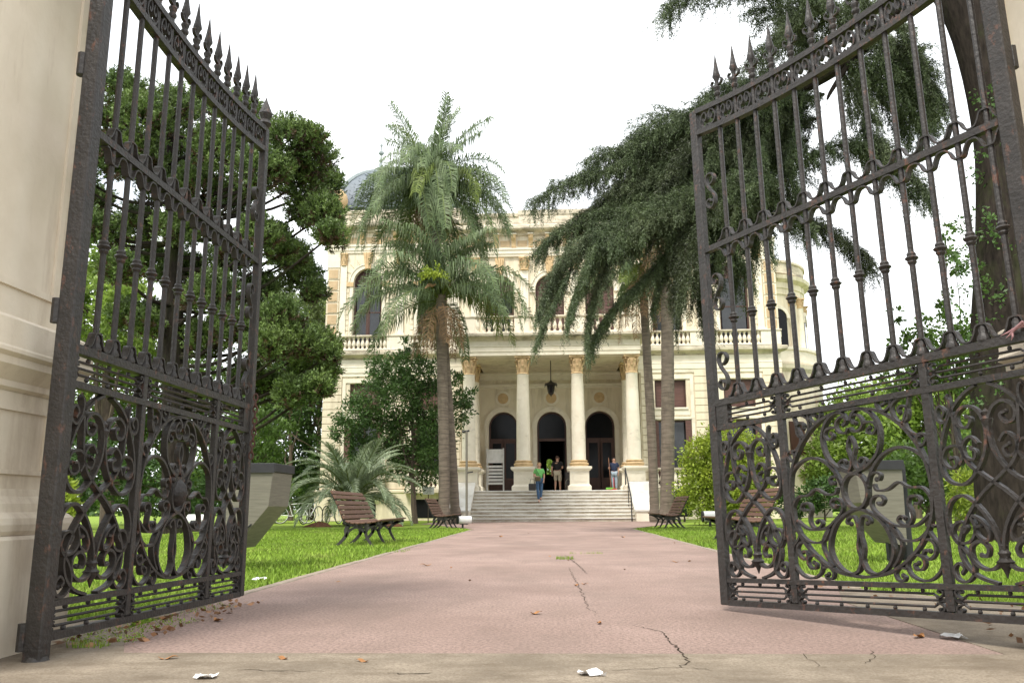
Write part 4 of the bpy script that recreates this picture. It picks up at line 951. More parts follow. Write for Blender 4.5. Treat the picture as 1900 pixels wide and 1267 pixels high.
# ---- the araucaria on the left: tufted clumps on long bare branches
YA = 21.0
ab = at(330, 965, YA); ab[2] = 0
arau = empty('araucaria_tree', tuple(ab), label='tall dark araucaria with tufted branch ends behind the left gate leaf', cat='tree', group='big conifers')
CL = [(232, 172, 42), (205, 225, 34), (268, 222, 52), (325, 205, 52), (385, 190, 44), (440, 208, 44), (478, 250, 46), (535, 262, 52), (585, 296, 46), (608, 345, 36), (560, 340, 50), (600, 400, 40), (572, 395, 42), (612, 440, 28),
      (175, 375, 40), (198, 295, 46), (255, 300, 60), (330, 285, 60), (405, 285, 56), (480, 320, 50), (150, 330, 30), (300, 350, 52), (370, 350, 54), (440, 370, 50), (190, 430, 44), (258, 420, 48), (330, 425, 46), (140, 400, 34),
      (478, 440, 40), (520, 470, 34), (560, 515, 42), (545, 480, 36), (585, 545, 26), (485, 545, 46), (520, 590, 42), (590, 640, 40), (605, 690, 26), (545, 640, 46), (500, 640, 44), (470, 610, 36), (430, 480, 46), (400, 545, 46), (350, 500, 40), (285, 490, 40), (220, 500, 36), (430, 610, 44), (380, 630, 44), (300, 590, 40), (240, 590, 40), (560, 690, 30)]
pxm = YA/F_PX*1.02; DRY = []
CL += [(x+rng.uniform(-1, 1)*r, y+rng.uniform(-.6, .8)*r, r*rng.uniform(.45, .75)) for x, y, r in list(CL) if x < 540 and rng.random() < .55]+[(590, 720, 28), (545, 735, 34), (500, 720, 38), (460, 700, 38), (610, 660, 22)]
tb = MB(); top = at(318, 180, YA)-ab
tb.tube(trunk_path((0, 0, -.1), tuple(top), 8, .02), [.36, .34, .31, .28, .25, .21, .17, .12, .06], 12); tb.build('trunk', bark_dark, arau, True)
for k, (x, y, r) in enumerate(CL):
    rad = r*pxm*1.0; c = at(x, y, YA+rng.uniform(-1.9, 1.4))-ab
    nf = int(330*rad/.6); g = rdir(nf, .35); cen = c+g*rad*rng.uniform(.35, 1.0, (nf, 1))*np.array([1, 1, .85])
    fd = unit(g*.8+np.array([0, 0, .75])+rng.normal(size=(nf, 3))*.25)       # shoots turn up at the tips
    m = 20; t = np.tile(np.linspace(0, 1, m), nf); base_ = np.repeat(cen, m, 0); dd = np.repeat(fd, m, 0)
    p = base_+dd*(t[:, None]*.26-.10); nd = unit(dd*.75+rdir(nf*m)*.75)
    V = leaves(p, nd, .10, .036); low = np.repeat((g[:, 2] < -.15) & (rng.random(nf) < .30), m)
    o = quadmesh('foliage_tuft', V[~low], lf_arau, arau)
    DRY.append(V[low])
    # the bare branch that carries the tuft
    a = np.array([top[0]*c[2]/top[2], top[1]*c[2]/top[2], 0]); hz = max(.8, c[2]-.25*np.linalg.norm(c[:2]-a[:2])); s = np.array([top[0]*hz/top[2], top[1]*hz/top[2], hz])
    md = (s+c)/2+np.array([0, 0, -.12*np.linalg.norm(c-s)]); br = MB(); br.tube(crom([tuple(s), tuple(md), tuple(c)], 4), [.07*(1-.7*i/8) for i in range(9)], 6); br.build('branch', bark_dark, arau, True)

tag(quadmesh('dry_foliage', np.concatenate(DRY), lf_brown, arau), kind='stuff')
# ---- the deodar cedar on the right
YC = 14.0
cb = at(1885, 985, YC); cb[2] = 0
cedar = empty('cedar_tree', tuple(cb), label='big leaning cedar with drooping needle curtains behind the right gate leaf', cat='tree', group='big conifers')
def P3(x, y, Y): return at(x, y, Y)-cb
tk = MB(); tp = [np.array([0.05, 0, -.2]), P3(1880, 860, YC), P3(1868, 650, YC), P3(1872, 450, YC), P3(1862, 250, YC), P3(1815, 60, YC), P3(1740, -90, YC+.2), P3(1690, -260, YC+.5)]
tk.tube(crom([tuple(p) for p in tp], 5), [.62*(1-.40*i/35) for i in range(36)], 16); tk.build('trunk', bark_dark, cedar, True)
def limb(pts, r0, r1=.03): 
    P = crom([tuple(P3(*q)) for q in pts], 5); b = MB(); b.tube(P, [r0+(r1-r0)*i/(len(P)-1) for i in range(len(P))], 8); b.build('limb', bark_dark, cedar, True); return np.array(P)
def needles(path, tw, step):
    """flat fans of side twigs that nod at the tip, hung with short needle strands"""
    P = np.array(path); seg = np.linalg.norm(np.diff(P, axis=0), axis=1); cum = np.concatenate([[0], np.cumsum(seg)]); Lt = cum[-1]; out = []
    n = max(6, int(Lt/step))
    for k in range(n):
        s = Lt*(k+rng.random())/n; i = int(np.clip(np.searchsorted(cum, s)-1, 0, len(seg)-1)); q = P[i]+(P[i+1]-P[i])*((s-cum[i])/(seg[i]+1e-6)); T = (P[i+1]-P[i])/(seg[i]+1e-6)
        sd = np.cross(T, [0, 0, 1.]); sd /= np.linalg.norm(sd)+1e-6; sg = 1 if k % 2 else -1
        d = T*rng.uniform(.35, .9)+sd*sg*rng.uniform(.35, 1.1)+np.array([0, 0, rng.uniform(-.05, .30)]); d /= np.linalg.norm(d)
        l = tw*rng.uniform(.55, 1.2)*(1-.45*s/Lt); m = max(5, int(l/.035)); ts = np.linspace(0, 1, m); dr = rng.uniform(.15, .60)
        c = q+d*(ts*l)[:, None]+np.array([0, 0, -1.])*(ts**2.2*l*dr)[:, None]
        dd = unit(d+np.array([0, 0, -1.])*(ts**1.2*2.2*dr)[:, None])
        cc = np.repeat(c, 6, 0); d4 = np.repeat(dd, 6, 0)
        out.append(leaves(cc+rng.normal(size=cc.shape)*.02, unit(d4*.8+rdir(len(cc))*.7), .085*rng.uniform(.6, 1.2, len(cc)), .015))
        # strands hanging below the twig
        hs = rng.random(m) < .62; ns = int(hs.sum())
        if ns:
            r = 9; sl = rng.uniform(.05, .32, ns); t2 = np.tile(np.linspace(.05, 1, r), ns)
            b0 = np.repeat(c[hs], r, 0); lat = np.repeat(dd[hs]*.45+rng.normal(size=(ns, 3))*.25, r, 0)
            pp = b0+np.repeat(sl, r)[:, None]*(np.array([0, 0, -1.])*t2[:, None]+lat*(t2**.7)[:, None])
            pp = np.repeat(pp, 2, 0)
            out.append(leaves(pp+rng.normal(size=pp.shape)*.008, unit(np.array([0, 0, -.8])+rdir(len(pp))*.75), .065*rng.uniform(.6, 1.2, len(pp)), .013))
    return np.concatenate(out)
main = limb([(1745, -80, YC+.2), (1640, 45, YC+.9), (1560, 120, YC+1.6), (1470, 175, YC+2.6), (1390, 225, YC+3.6), (1310, 300, YC+4.4), (1250, 400, YC+5.0)], .21, .05)
limb([(1590, 95, YC+1.3), (1545, 165, YC+1.5), (1535, 185, YC+1.5)], .07, .02)
BR = [  # branch lines in the crown: points (x, y, distance), twig length, spacing
 ([(1470, 175, 16.6), (1390, 195, 17.2), (1300, 212, 17.8), (1235, 218, 18.3), (1190, 250, 18.8), (1185, 262, 18.9)], .8, .040),
 ([(1330, 270, 18.2), (1230, 262, 18.6), (1150, 280, 19.0), (1105, 300, 19.3), (1095, 325, 19.4)], .75, .035),
 ([(1300, 300, 18.4), (1180, 305, 18.8), (1100, 325, 19.2), (1040, 348, 19.6), (992, 380, 20.0)], .60, .038),
 ([(1290, 340, 18.5), (1200, 365, 18.9), (1110, 400, 19.2), (1050, 425, 19.5), (1000, 468, 19.7)], .62, .036),
 ([(1270, 390, 18.5), (1190, 425, 18.7), (1120, 437, 18.8), (1070, 465, 18.9), (1035, 510, 19.0), (1008, 560, 19.0)], .85, .028),
 ([(1200, 440, 18.0), (1150, 450, 17.9), (1110, 470, 17.9), (1080, 520, 17.9), (1060, 575, 17.9)], .75, .030),
 ([(1240, 470, 18.6), (1195, 520, 18.4), (1150, 560, 18.3), (1120, 600, 18.3), (1100, 640, 18.3)], .50, .036),
 ([(1060, 500, 18.6), (1030, 560, 18.6), (1010, 600, 18.6), (992, 645, 18.6)], .38, .045),
 ([(1130, 480, 18.2), (1110, 540, 18.1), (1095, 590, 18.1), (1090, 630, 18.1)], .50, .036),
 ([(1250, 430, 19.0), (1230, 500, 18.9), (1215, 560, 18.9)], .55, .036),
 ([(1300, 380, 18.2), (1290, 450, 18.0), (1300, 530, 18.0), (1310, 580, 18.0)], .8, .028),
 ([(1350, 300, 18.0), (1330, 380, 17.8), (1350, 450, 17.6), (1370, 500, 17.6)], .9, .026),
 ([(1420, 230, 17.2), (1400, 310, 17.2), (1400, 380, 17.1), (1410, 440, 17.1)], .95, .026),
 ([(1480, 190, 16.8), (1460, 280, 16.8), (1470, 350, 16.8), (1500, 430, 16.8)], .6, .045),
 ([(1400, 330, 17.4), (1470, 390, 17.2), (1540, 430, 17.0), (1590, 470, 17.0), (1612, 500, 17.0)], .55, .034),
 ([(1330, 240, 18.0), (1280, 300, 18.2), (1240, 350, 18.4), (1200, 385, 18.5)], .95, .026),
 ([(1360, 260, 17.8), (1300, 350, 18.0), (1250, 430, 18.2)], .9, .028),
 ([(1560, 120, 15.7), (1610, 150, 15.6), (1660, 190, 15.5), (1690, 235, 15.5)], .65, .030),
 ([(1620, 60, 15.2), (1670, 110, 15.1), (1710, 160, 15.0), (1730, 190, 15.0)], .7, .028),
 ([(1600, 240, 16.2), (1640, 280, 16.1), (1670, 330, 16.0), (1690, 370, 16.0)], .45, .040),
 ([(1450, 330, 17.0), (1550, 270, 16.4), (1620, 290, 16.1), (1660, 320, 16.0)], .55, .032),
 ([(1520, 130, 16.0), (1480, 60, 16.0), (1430, 10, 15.8), (1400, -40, 15.6)], .75, .030),
 ([(1480, -60, 14.6), (1400, -40, 14.6), (1320, -25, 14.7), (1260, 0, 14.8), (1235, 30, 14.9)], .5, .034),
 ([(1560, -40, 14.8), (1500, 30, 15.2), (1440, 80, 15.5), (1400, 120, 15.8)], .7, .030),
 ([(1640, 20, 15.0), (1560, 20, 15.0), (1480, 0, 15.0)], .7, .030),
 ([(1500, 180, 17.5), (1430, 250, 17.8), (1380, 330, 18.0), (1340, 420, 18.2)], 1.0, .028),
 ([(1390, 240, 18.6), (1370, 330, 18.8), (1330, 420, 19.0), (1320, 500, 19.0)], 1.0, .028),
 ([(1480, 150, 17.0), (1400, 160, 17.4), (1330, 185, 17.8), (1300, 215, 18.0)], .8, .034),
 ([(1440, 260, 17.8), (1400, 280, 18.2), (1310, 250, 18.6), (1250, 260, 19.0)], .9, .030),
 ([(1250, 300, 19.2), (1190, 340, 19.4), (1130, 370, 19.5), (1080, 410, 19.6)], .9, .030),
 ([(1330, 330, 17.4), (1290, 400, 17.2), (1270, 480, 17.1), (1260, 560, 17.1)], .8, .030),
 ([(1560, 130, 15.8), (1600, 200, 15.8), (1620, 260, 15.8), (1640, 300, 15.8)], .6, .034),
 ([(1660, 40, 15.0), (1690, 90, 14.9), (1700, 130, 14.9), (1720, 220, 14.9)], .7, .030)]
for k, (x0, y0) in enumerate(((1530, 205), (1520, 250), (1500, 290), (1480, 325), (1460, 365), (1440, 400), (1500, 230), (1470, 300))):
    Yb = 16.4+.35*(k % 4); BR.append(([(x0, y0-30, Yb), (x0-90, y0-12, Yb+.5), (x0-180, y0+4, Yb+1.0), (x0-265, y0+28, Yb+1.6), (x0-330, y0+64, Yb+2.0)], .85, .030))
for x0, y0, Yb in ((1600, 95, 15.2), (1590, 130, 15.3), (1580, 285, 16.0)):
    BR.append(([(x0-20, y0-15, Yb), (x0+50, y0, Yb-.1), (x0+105, y0+35, Yb-.2), (x0+140, y0+80, Yb-.3)], .55, .032))
for pts, tl, st in BR:
    P = limb(pts, .035, .008)
    quadmesh('needle_spray', needles(P, tl*1.42, st*.92*rng.uniform(.95, 1.3)), (lf_cedar, lf_cedar, lf_cedar2, lf_cedar3)[int(rng.integers(0, 4))], cedar)
# the part of the crown above the picture: it keeps the trunk in shade
for k in range(26):
    a = 2*PI*k/13+rng.uniform(-.2, .2); z = 12.4+.3*k; r = rng.uniform(3.0, 5.2)
    c0 = np.array([-1.6, .5, z]); e = c0+np.array([math.cos(a)*r, math.sin(a)*r, rng.uniform(-.5, .4)])
    bp = crom([tuple(c0), tuple((c0+e)/2+np.array([0, 0, .3])), tuple(e)], 5); bb_ = MB(); bb_.tube(bp, [.09*(1-.8*i/10) for i in range(11)], 6); bb_.build('limb', bark_dark, cedar, True)
    quadmesh('needle_spray', needles(bp, 1.3, .10), lf_cedar, cedar)
# leafy shoots on the trunk
V = []
for x, y, r in ((1830, 470, 55), (1815, 560, 50), (1800, 430, 40), (1840, 640, 45), (1790, 480, 30), (1845, 300, 40), (1830, 720, 40), (1850, 180, 40)):
    V.append(clump_leaves(P3(x, y, YC-.3), r*YC/F_PX, 200, .08, .045))
quadmesh('trunk_shoot', np.concatenate(V), lf_mid2, cedar)

# ---- small dark tree before the left wing
YS = 33.2
tb_ = at(771, 968, YS); tb_[2] = 0
mk = lambda l, Y, dj=.8: [(at(x, y, Y+rng.uniform(-dj, dj)), r*Y/F_PX) for x, y, r in l]
tree('evergreen_tree', 'small dark green tree with bare lower stems beside the palms', tb_,
     mk([(725, 690, 36), (700, 680, 22), (760, 680, 32), (800, 700, 30), (690, 740, 36), (740, 745, 46), (800, 750, 44), (660, 770, 34), (640, 800, 24), (700, 800, 44), (760, 810, 50), (815, 800, 36), (850, 760, 28), (865, 735, 18), (780, 860, 44), (720, 850, 34), (670, 840, 26), (810, 850, 28), (760, 640, 14), (840, 700, 16)], YS),
     27000, .17, .064, lf_mid2, at(762, 760, YS), .10)
# ---- yellow green clipped bush on the right
YB = 27.0
bb = at(1345, 960, YB); bb[2] = 0
tree('round_bush', 'round yellow green bush beside the right hand benches', bb,
     mk([(1345, 870, 66), (1300, 850, 34), (1385, 850, 40), (1310, 905, 50), (1375, 905, 52), (1345, 820, 36), (1290, 830, 16), (1410, 890, 24), (1340, 930, 50), (1420, 930, 20)], YB, .5), 22000, .12, .06, lf_yel, at(1345, 890, YB), .08, group='garden shrubs', cat='bush')
# ---- trees behind, left
def T(name, label, px, py, Y, cl, n, L, W_, mat, tr=.2, grp='trees around the mansion', cat='tree', dj=1.2):
    b = at(px, py, Y); b[2] = 0; return tree(name, label, b, mk(cl, Y, dj), n, L, W_, mat, at(px, cl[0][1]+30, Y), tr, grp, cat)
T('broadleaf_tree', 'light green tree seen between the left gate bars', 200, 950, 30, [(200, 520, 60), (140, 480, 55), (250, 480, 50), (170, 580, 60), (240, 590, 60), (120, 600, 50), (200, 660, 60), (140, 700, 50), (260, 680, 50), (110, 540, 40), (300, 640, 50)], 11000, .26, .13, lf_light)
T('broadleaf_tree', 'dense mid green tree low behind the left gate leaf', 330, 950, 33, [(320, 700, 60), (380, 720, 50), (260, 740, 60), (200, 770, 50), (340, 780, 60), (410, 790, 50), (150, 800, 50), (280, 820, 50), (120, 740, 45), (220, 840, 44), (380, 850, 44)], 11000, .24, .11, lf_mid)
T('broadleaf_tree', 'dark tree with twisting stems left of the mansion corner', 575, 955, 46, [(560, 660, 46), (510, 680, 44), (600, 720, 34), (540, 730, 50), (490, 750, 44), (590, 790, 34), (530, 810, 46), (470, 800, 40), (570, 850, 36), (500, 870, 40), (450, 730, 40), (600, 650, 26), (600, 690, 26), (610, 760, 18), (560, 780, 40), (520, 880, 46), (470, 870, 44), (600, 870, 26), (440, 820, 44)], 17000, .28, .13, lf_dark, .16)
T('broadleaf_tree', 'dark slim stemmed tree close to the mansion corner', 540, 955, 44, [(585, 690, 24), (560, 760, 26), (595, 840, 22), (530, 690, 26), (515, 770, 26)], 1800, .28, .12, lf_dark, .12)
T('broadleaf_tree', 'olive green tree crown between araucaria and mansion', 500, 950, 52, [(560, 590, 46), (510, 570, 44), (590, 620, 34), (470, 610, 44), (530, 640, 46), (440, 580, 44), (575, 570, 26)], 7000, .34, .15, lf_olive, .25)
T('broadleaf_tree', 'pale yellow green tree just left of the quoined corner', 592, 950, 66, [(592, 590, 20), (585, 620, 24), (598, 565, 12), (590, 650, 24)], 2200, .36, .2, lf_yel, .2)
T('broadleaf_tree', 'bright green young tree behind the left cabinet', 470, 955, 27, [(490, 790, 26), (470, 760, 28), (510, 820, 22), (470, 830, 34), (530, 800, 16), (440, 800, 30), (500, 850, 24), (545, 795, 12)], 3400, .17, .09, lf_mid, .06)
T('broadleaf_tree', 'dark evergreen mass behind the left gate hinge', 130, 955, 26, [(130, 830, 60), (200, 870, 50), (90, 760, 50), (280, 890, 46), (350, 900, 40), (400, 900, 36), (120, 900, 50)], 7000, .2, .09, lf_dark, .12)
# far hedge line left and right: each bush its own
k = 0
for x, y, r, Y, mt, lb in ((420, 880, 50, 38, lf_dark, 'dark low bush behind the araucaria trunk'), (490, 905, 44, 36, lf_mid, 'small green bush left of the parked bicycle'), (560, 900, 34, 45, lf_dark, 'dark bush in shade under the corner tree'), (330, 905, 46, 37, lf_dark, 'dark round bush left of the araucaria trunk'), (240, 905, 46, 34, lf_mid, 'green bush behind the left gate scrolls'), (95, 930, 40, 22, lf_yel, 'small bright yellow green plant beside the left pier')):
    T('garden_bush', lb, x, 955, Y, [(x, y, r), (x-r*.7, y+14, r*.7), (x+r*.7, y+16, r*.7)] if r > 40.5 else [(x, y, r), (x+r*.5, y+10, r*.6)], 2600, .2, .1, mt, .05, 'garden shrubs', 'bush', .5)
# ---- right side
T('broadleaf_tree', 'bright green tree row behind the right cabinet, farthest left', 1580, 950, 44, [(1580, 770, 44), (1540, 800, 40), (1620, 750, 44), (1560, 840, 44), (1620, 810, 50), (1530, 860, 36), (1590, 890, 40), (1640, 870, 40)], 15000, .28, .14, lf_light, .2)
T('broadleaf_tree', 'bright green tree behind the right panel post', 1700, 950, 40, [(1680, 740, 44), (1730, 730, 46), (1650, 790, 44), (1720, 800, 50), (1780, 770, 50), (1830, 760, 50), (1880, 790, 60), (1690, 850, 50), (1780, 850, 60), (1860, 860, 60)], 18000, .28, .14, lf_light, .2)
T('broadleaf_tree', 'dark leafy shrub below the cedar trunk shoots', 1720, 960, 24, [(1700, 860, 44), (1660, 880, 36), (1745, 850, 40), (1790, 840, 44), (1690, 900, 34), (1740, 895, 40)], 6000, .15, .08, lf_mid, .07)
T('broadleaf_tree', 'sparse small leaved tree left of the cedar trunk', 1775, 965, 19, [(1700, 640, 26), (1735, 610, 28), (1660, 585, 12), (1780, 640, 32), (1740, 660, 28), (1700, 690, 30), (1770, 700, 34), (1660, 640, 12), (1680, 720, 26), (1755, 430, 12), (1770, 480, 24), (1800, 620, 30), (1640, 690, 12), (1760, 560, 16), (1810, 700, 34), (1730, 720, 26)], 4600, .12, .07, lf_mid, .06, dj=.5)
T('feathery_bush', 'feathery yellow green bush at the right edge', 1850, 985, 16, [(1850, 900, 40), (1800, 915, 36), (1890, 890, 46), (1840, 940, 40), (1890, 945, 44), (1790, 945, 26)], 9000, .12, .03, lf_yel, .05, 'garden shrubs', 'bush', .4)
T('garden_bush', 'low dark hedge bush left of the right cabinet', 1530, 955, 34, [(1530, 915, 26), (1500, 925, 22), (1560, 920, 24)], 2600, .16, .09, lf_dark, .05, 'garden shrubs', 'bush', .5)
T('garden_bush', 'low dark bush right of the round yellow bush', 1450, 955, 36, [(1455, 935, 18), (1480, 940, 16)], 1500, .16, .09, lf_dark, .05, 'garden shrubs', 'bush', .4)
T('garden_bush', 'small dark bush at the base of the right wing', 1270, 955, 34, [(1270, 925, 16), (1255, 935, 14)], 1200, .14, .08, lf_dark, .05, 'garden shrubs', 'bush', .4)
T('garden_bush', 'low green hedge bush between cabinet post and cedar', 1650, 955, 30, [(1620, 925, 28), (1665, 920, 30), (1590, 930, 22)], 3000, .16, .09, lf_dark, .05, 'garden shrubs', 'bush', .5)
T('broadleaf_tree', 'green tree seen through the hall window', 1018, 940, 66, [(1018, 880, 30), (1000, 860, 24), (1035, 865, 24)], 2500, .3, .2, lf_light, .2)
# ---- far woodland band that closes the horizon
V = []
for i in range(90):
    x = -150+300*i/89+rng.uniform(-1, 1); 
    if abs(x) < 11: continue
    V.append(clump_leaves((x, 85+rng.uniform(-6, 8), rng.uniform(1.0, 2.6)), (2.8, 2.2, rng.uniform(2, 3.4)), 420, .8, .5))
tag(quadmesh('woodland', np.concatenate(V), lf_dark), 'far band of dark trees closing the garden behind', 'woodland', kind='stuff')

# ---- grass
def blades(x0, x1, y0, y1, n, h, keep):
    x = rng.uniform(x0, x1, n); u = rng.random(n); y = y0+(y1-y0)*u**1.8; m = keep(x, y); x, y = x[m], y[m]; n = len(x)
    p = np.stack([x, y, np.full(n, -.016)], 1); a = rng.uniform(0, 2*PI, n); hh = h*rng.uniform(.5, 1.25, n); w = .0045*(1+y*.09)
    s = np.stack([np.cos(a), np.sin(a), np.zeros(n)], 1)*w[:, None]; ln = np.stack([rng.normal(size=n)*.45, rng.normal(size=n)*.45, np.ones(n)], 1)*hh[:, None]
    return np.stack([p-s, p+s, p+ln+s*.3, p+ln-s*.3], 1)
kl = lambda x, y: ((x < -2.22) & ((y > 4.6) | (x < -2.3)) & ~((x > -3.1) & (y < 4.35))) if True else None
kr = lambda x, y: (x > 2.22) & (x > 2.22+np.clip(6.3-y, 0, 3)*.35)
G = [blades(-9, -2.2, 4.2, 24, 95000, .05, lambda x, y: (x < -2.22-np.clip(y-22.5, 0, 9)*.3) & ~((x > -2.95) & (y < 4.5))), blades(2.2, 10, 4.4, 24, 95000, .05, lambda x, y: kr(x, y) & (x > 2.22+np.clip(y-22.5, 0, 9)*.3))]
G.append(blades(-2.28, -1.86, 3.75, 5.6, 2600, .022, lambda x, y: x < -1.80-.16*(y-3.8)+.10*np.sin(y*9)))       # weeds creeping under the left leaf
for (px, py, n, sx, sy) in ((1048, 1036, 160, .10, .16), (1085, 1027, 60, .22, .05), (748, 1022, 80, .08, .3), (690, 1030, 50, .05, .2), (165, 1200, 120, .08, .04)):
    c = gnd(px, py); q = blades(-1, 1, -1, 1, n, .03, lambda x, y: x > -9); q[:, :, 0] = q[:, :, 0]*sx+c[0]-0; q[:, :, 1] = q[:, :, 1]*sy+c[1]; q[:, :, 2] += .016
    cx = q.mean(1, keepdims=True); q[:, :, :2] = cx[:, :, :2]+(q[:, :, :2]-cx[:, :, :2])*np.array([min(6, 1/sx*.6), min(6, 1/sy*.6)]); G.append(q)
nl_ = 260; lx = np.concatenate([rng.uniform(-2.25, -1.8, 150), rng.uniform(1.9, 2.8, 60), rng.uniform(-6, 6, 50)]); ly = np.concatenate([rng.uniform(3.6, 5.4, 150), rng.uniform(3.6, 6.5, 60), rng.uniform(5, 28, 50)])
ld = unit(np.stack([rng.normal(size=nl_), rng.normal(size=nl_), rng.normal(size=nl_)*.25], 1)); dry_m = leafmat('dry leaf litter', (.30, .15, .07), (.17, .09, .045), .5, .1)
tag(quadmesh('leaf_litter', leaves(np.stack([lx, ly, np.full(nl_, .012)], 1), ld, rng.uniform(.02, .06, nl_), rng.uniform(.012, .03, nl_)), dry_m), 'scattered small dry brown leaves under the gate leaves', 'leaf litter', kind='stuff')
tag(quadmesh('grass', np.concatenate(G), blade_m), 'short bright green lawn grass either side of the path', 'grass', kind='stuff')
# ================================================================ benches
cast = M('dark cast iron', (.035, .032, .028), (.025, .023, .02), rough=.6, scale=12, bump=.3)
BL = 2.2
def make_bench(loc, rz, label):
    """local x along the bench, front towards -y"""
    root = empty('park_bench', loc, rz, label, 'bench', 'slatted park benches along the path')
    prof = [(-.40, .40), (-.28, .375), (-.16, .36), (-.04, .35), (.08, .36), (.16, .40), (.20, .47), (.235, .545), (.27, .62), (.305, .695), (.345, .77), (.40, .845)]
    n = 0; P = crom(prof, 6); cum = [0]
    for a, b in zip(P[:-1], P[1:]): cum.append(cum[-1]+math.hypot(b[0]-a[0], b[1]-a[1]))
    s = .0
    while s < cum[-1]-.03:
        i = max(j for j in range(len(cum)-1) if cum[j] <= s+.03); a, b = P[i], P[i+1]; an = math.atan2(b[1]-a[1], b[0]-a[0])
        sl = MB().cbox(-BL/2, BL/2, -.033, .033, -.012, .012, .005)
        for k, v in enumerate(sl.v): sl.v[k] = (v[0], v[1], v[2]+.004*math.sin(v[0]*2+s*9))
        sl.build('slat', slat_m, root, False, (random.uniform(-.006, .006), a[0], a[1]+.014), (an+random.uniform(-.05, .05), 0, random.uniform(-.003, .003)))
        s += .086
    for x in (-BL/2+.12, 0, BL/2-.12):
        f = MB()
        def bar(pts, w0, w1):
            q = crom(pts, 5); f_ = []
            for i, (y, z) in enumerate(q):
                a = q[max(i-1, 0)]; b = q[min(i+1, len(q)-1)]; dx, dz = b[0]-a[0], b[1]-a[1]; l = math.hypot(dx, dz); w = w0+(w1-w0)*i/(len(q)-1); f_.append(((y-dz/l*w, z+dx/l*w), (y+dz/l*w, z-dx/l*w)))
            poly = [p[0] for p in f_]+[p[1] for p in reversed(f_)]
            for i in range(len(q)-1): f.prism([f_[i][0], f_[i+1][0], f_[i+1][1], f_[i][1]], 'x', x-.02, x+.02)
        bar([(-.40, .375), (-.16, .335), (.08, .335), (.18, .38), (.255, .54), (.325, .69), (.415, .83)], .02, .018)
        bar([(-.30, .36), (-.20, .30), (-.15, .22), (-.20, .10), (-.27, .0)], .028, .016)
        bar([(.12, .34), (.16, .26), (.16, .18), (.24, .08), (.34, .0)], .034, .018)
        bar([(-.15, .22), (-.02, .30), (.10, .26), (.16, .16)], .016, .016)
        f.build('bench_frame', cast, root)
    return root
make_bench((-3.06, 14.1, -.016), R(90), 'nearest wooden slat bench on the left lawn')
make_bench((-3.16, 24.6, -.016), R(90), 'farther left slat bench, by the foot of the steps')
make_bench((3.10, 14.1, -.016), R(-90), 'wooden slat bench on the right lawn, seen through the gate')
make_bench((3.16, 23.2, -.016), R(-90), 'farther right slat bench below the palm trunks')

# ================================================================ steel cabinets
def cabinet(x, y, sx, label):
    root = empty('steel_cabinet', (x, y, 0), 0, label, 'cabinet', 'steel cabinets on posts either side of the path')
    w, d, zt = .46, .62, .93       # sx: +1 post on the left, path on the right
    X = lambda a: sx*(a-w/2)
    b = MB(); poly = [(X(0), zt), (X(w), zt), (X(w-.03), zt-.33), (X(.10), zt-.74), (X(.02), zt-.74)]
    b.prism(poly if sx > 0 else poly[::-1], 'y', 0, d); b.build('body', steel, root)
    MB().cbox(min(X(-.02), X(w+.02)), max(X(-.02), X(w+.02)), -.02, d+.02, zt+.002, zt+.09, .006).build('lid', greyp, root)
    MB().box(*sorted((X(-.021), X(w+.021))), -.0215, -.0205, zt-.004, zt+.05).build('lid_band', greyp, root)
    MB().cbox(*sorted((X(.05), X(.11))), d*.4, d*.4+.07, -.05, zt-.70, .004).build('post', greyp, root)
    MB().cbox(*sorted((X(-.10), X(-.03))), d*.25, d*.75, -.05, zt+.03, .004).build('support_plate', greyp, root)
    MB().tube([(X(w*.6), -.012, zt-.50), (X(w*.35), -.012, zt-.60)], .008, 6).build('hasp', greyp, root)
    return root
cabinet(-2.98, 8.15, 1, 'steel cabinet with sloping underside on a post, beside the left gate leaf')
cabinet(3.30, 8.6, -1, 'steel cabinet on a post seen through the right gate scrolls')

# ================================================================ floodlights, sign, pole, board
def floodlight(p, rz, s, label):
    root = empty('floodlight', tuple(p), rz, label, 'floodlight', 'white barrel floodlights in the lawn')
    b = MB(); b.tube([(-.17*s, 0, .2*s), (.17*s, 0, .2*s)], .1*s, 14); b.build('housing', whitep, root, True)
    MB().tube([(-.185*s, 0, .2*s), (-.172*s, 0, .2*s)], .075*s, 14).build('lens', glass_m, root)
    MB().tube([(.17*s, 0, .2*s), (.20*s, 0, .2*s)], .104*s, 14).build('rear_cap', greyp, root)
    MB().tube([(.05*s, 0, -.05), (.05*s, 0, .12*s)], .025*s, 8).build('stake', greyp, root)
    MB().box(-.08*s, .12*s, -.03*s, .03*s, .09*s, .115*s).build('bracket', greyp, root)
floodlight(gnd(862, 979), R(200), 1.15, 'white floodlight at the end of the farther left bench')
floodlight((4.6, 24.5, 0), R(180), 1.5, 'white floodlight between the two right hand benches')
floodlight((7.0, 17.5, .02), R(180), 1.5, 'white floodlight on the lawn behind the right cabinet')
floodlight((-8.3, 19.5, .05), R(0), 1.4, 'white floodlight on the lawn behind the left gate scrolls')
sg = empty('sign', (at(795, 910, 35.5)[0], 35.5, 0), 0, 'small white notice board on a stake beside the palm trunk', 'sign')
zc = at(795, 910, 35.5)[2]
MB().cbox(-.24, .24, -.012, .012, zc-.16, zc+.16, .004).build('board', whitep, sg)
ink = M('grey print', (.25, .25, .26), (.2, .2, .2), bump=0)
for i in range(4): MB().box(-.17, .17-.06*(i % 2), -.014, -.0125, zc+.09-.06*i, zc+.105-.06*i).build('print_line', ink, sg)
MB().box(-.02, .02, .0125, .04, -.05, zc+.1).build('stake', bark, sg)
pp = at(866, 970, 29.8); zt = at(862, 800, 29.8)[2]
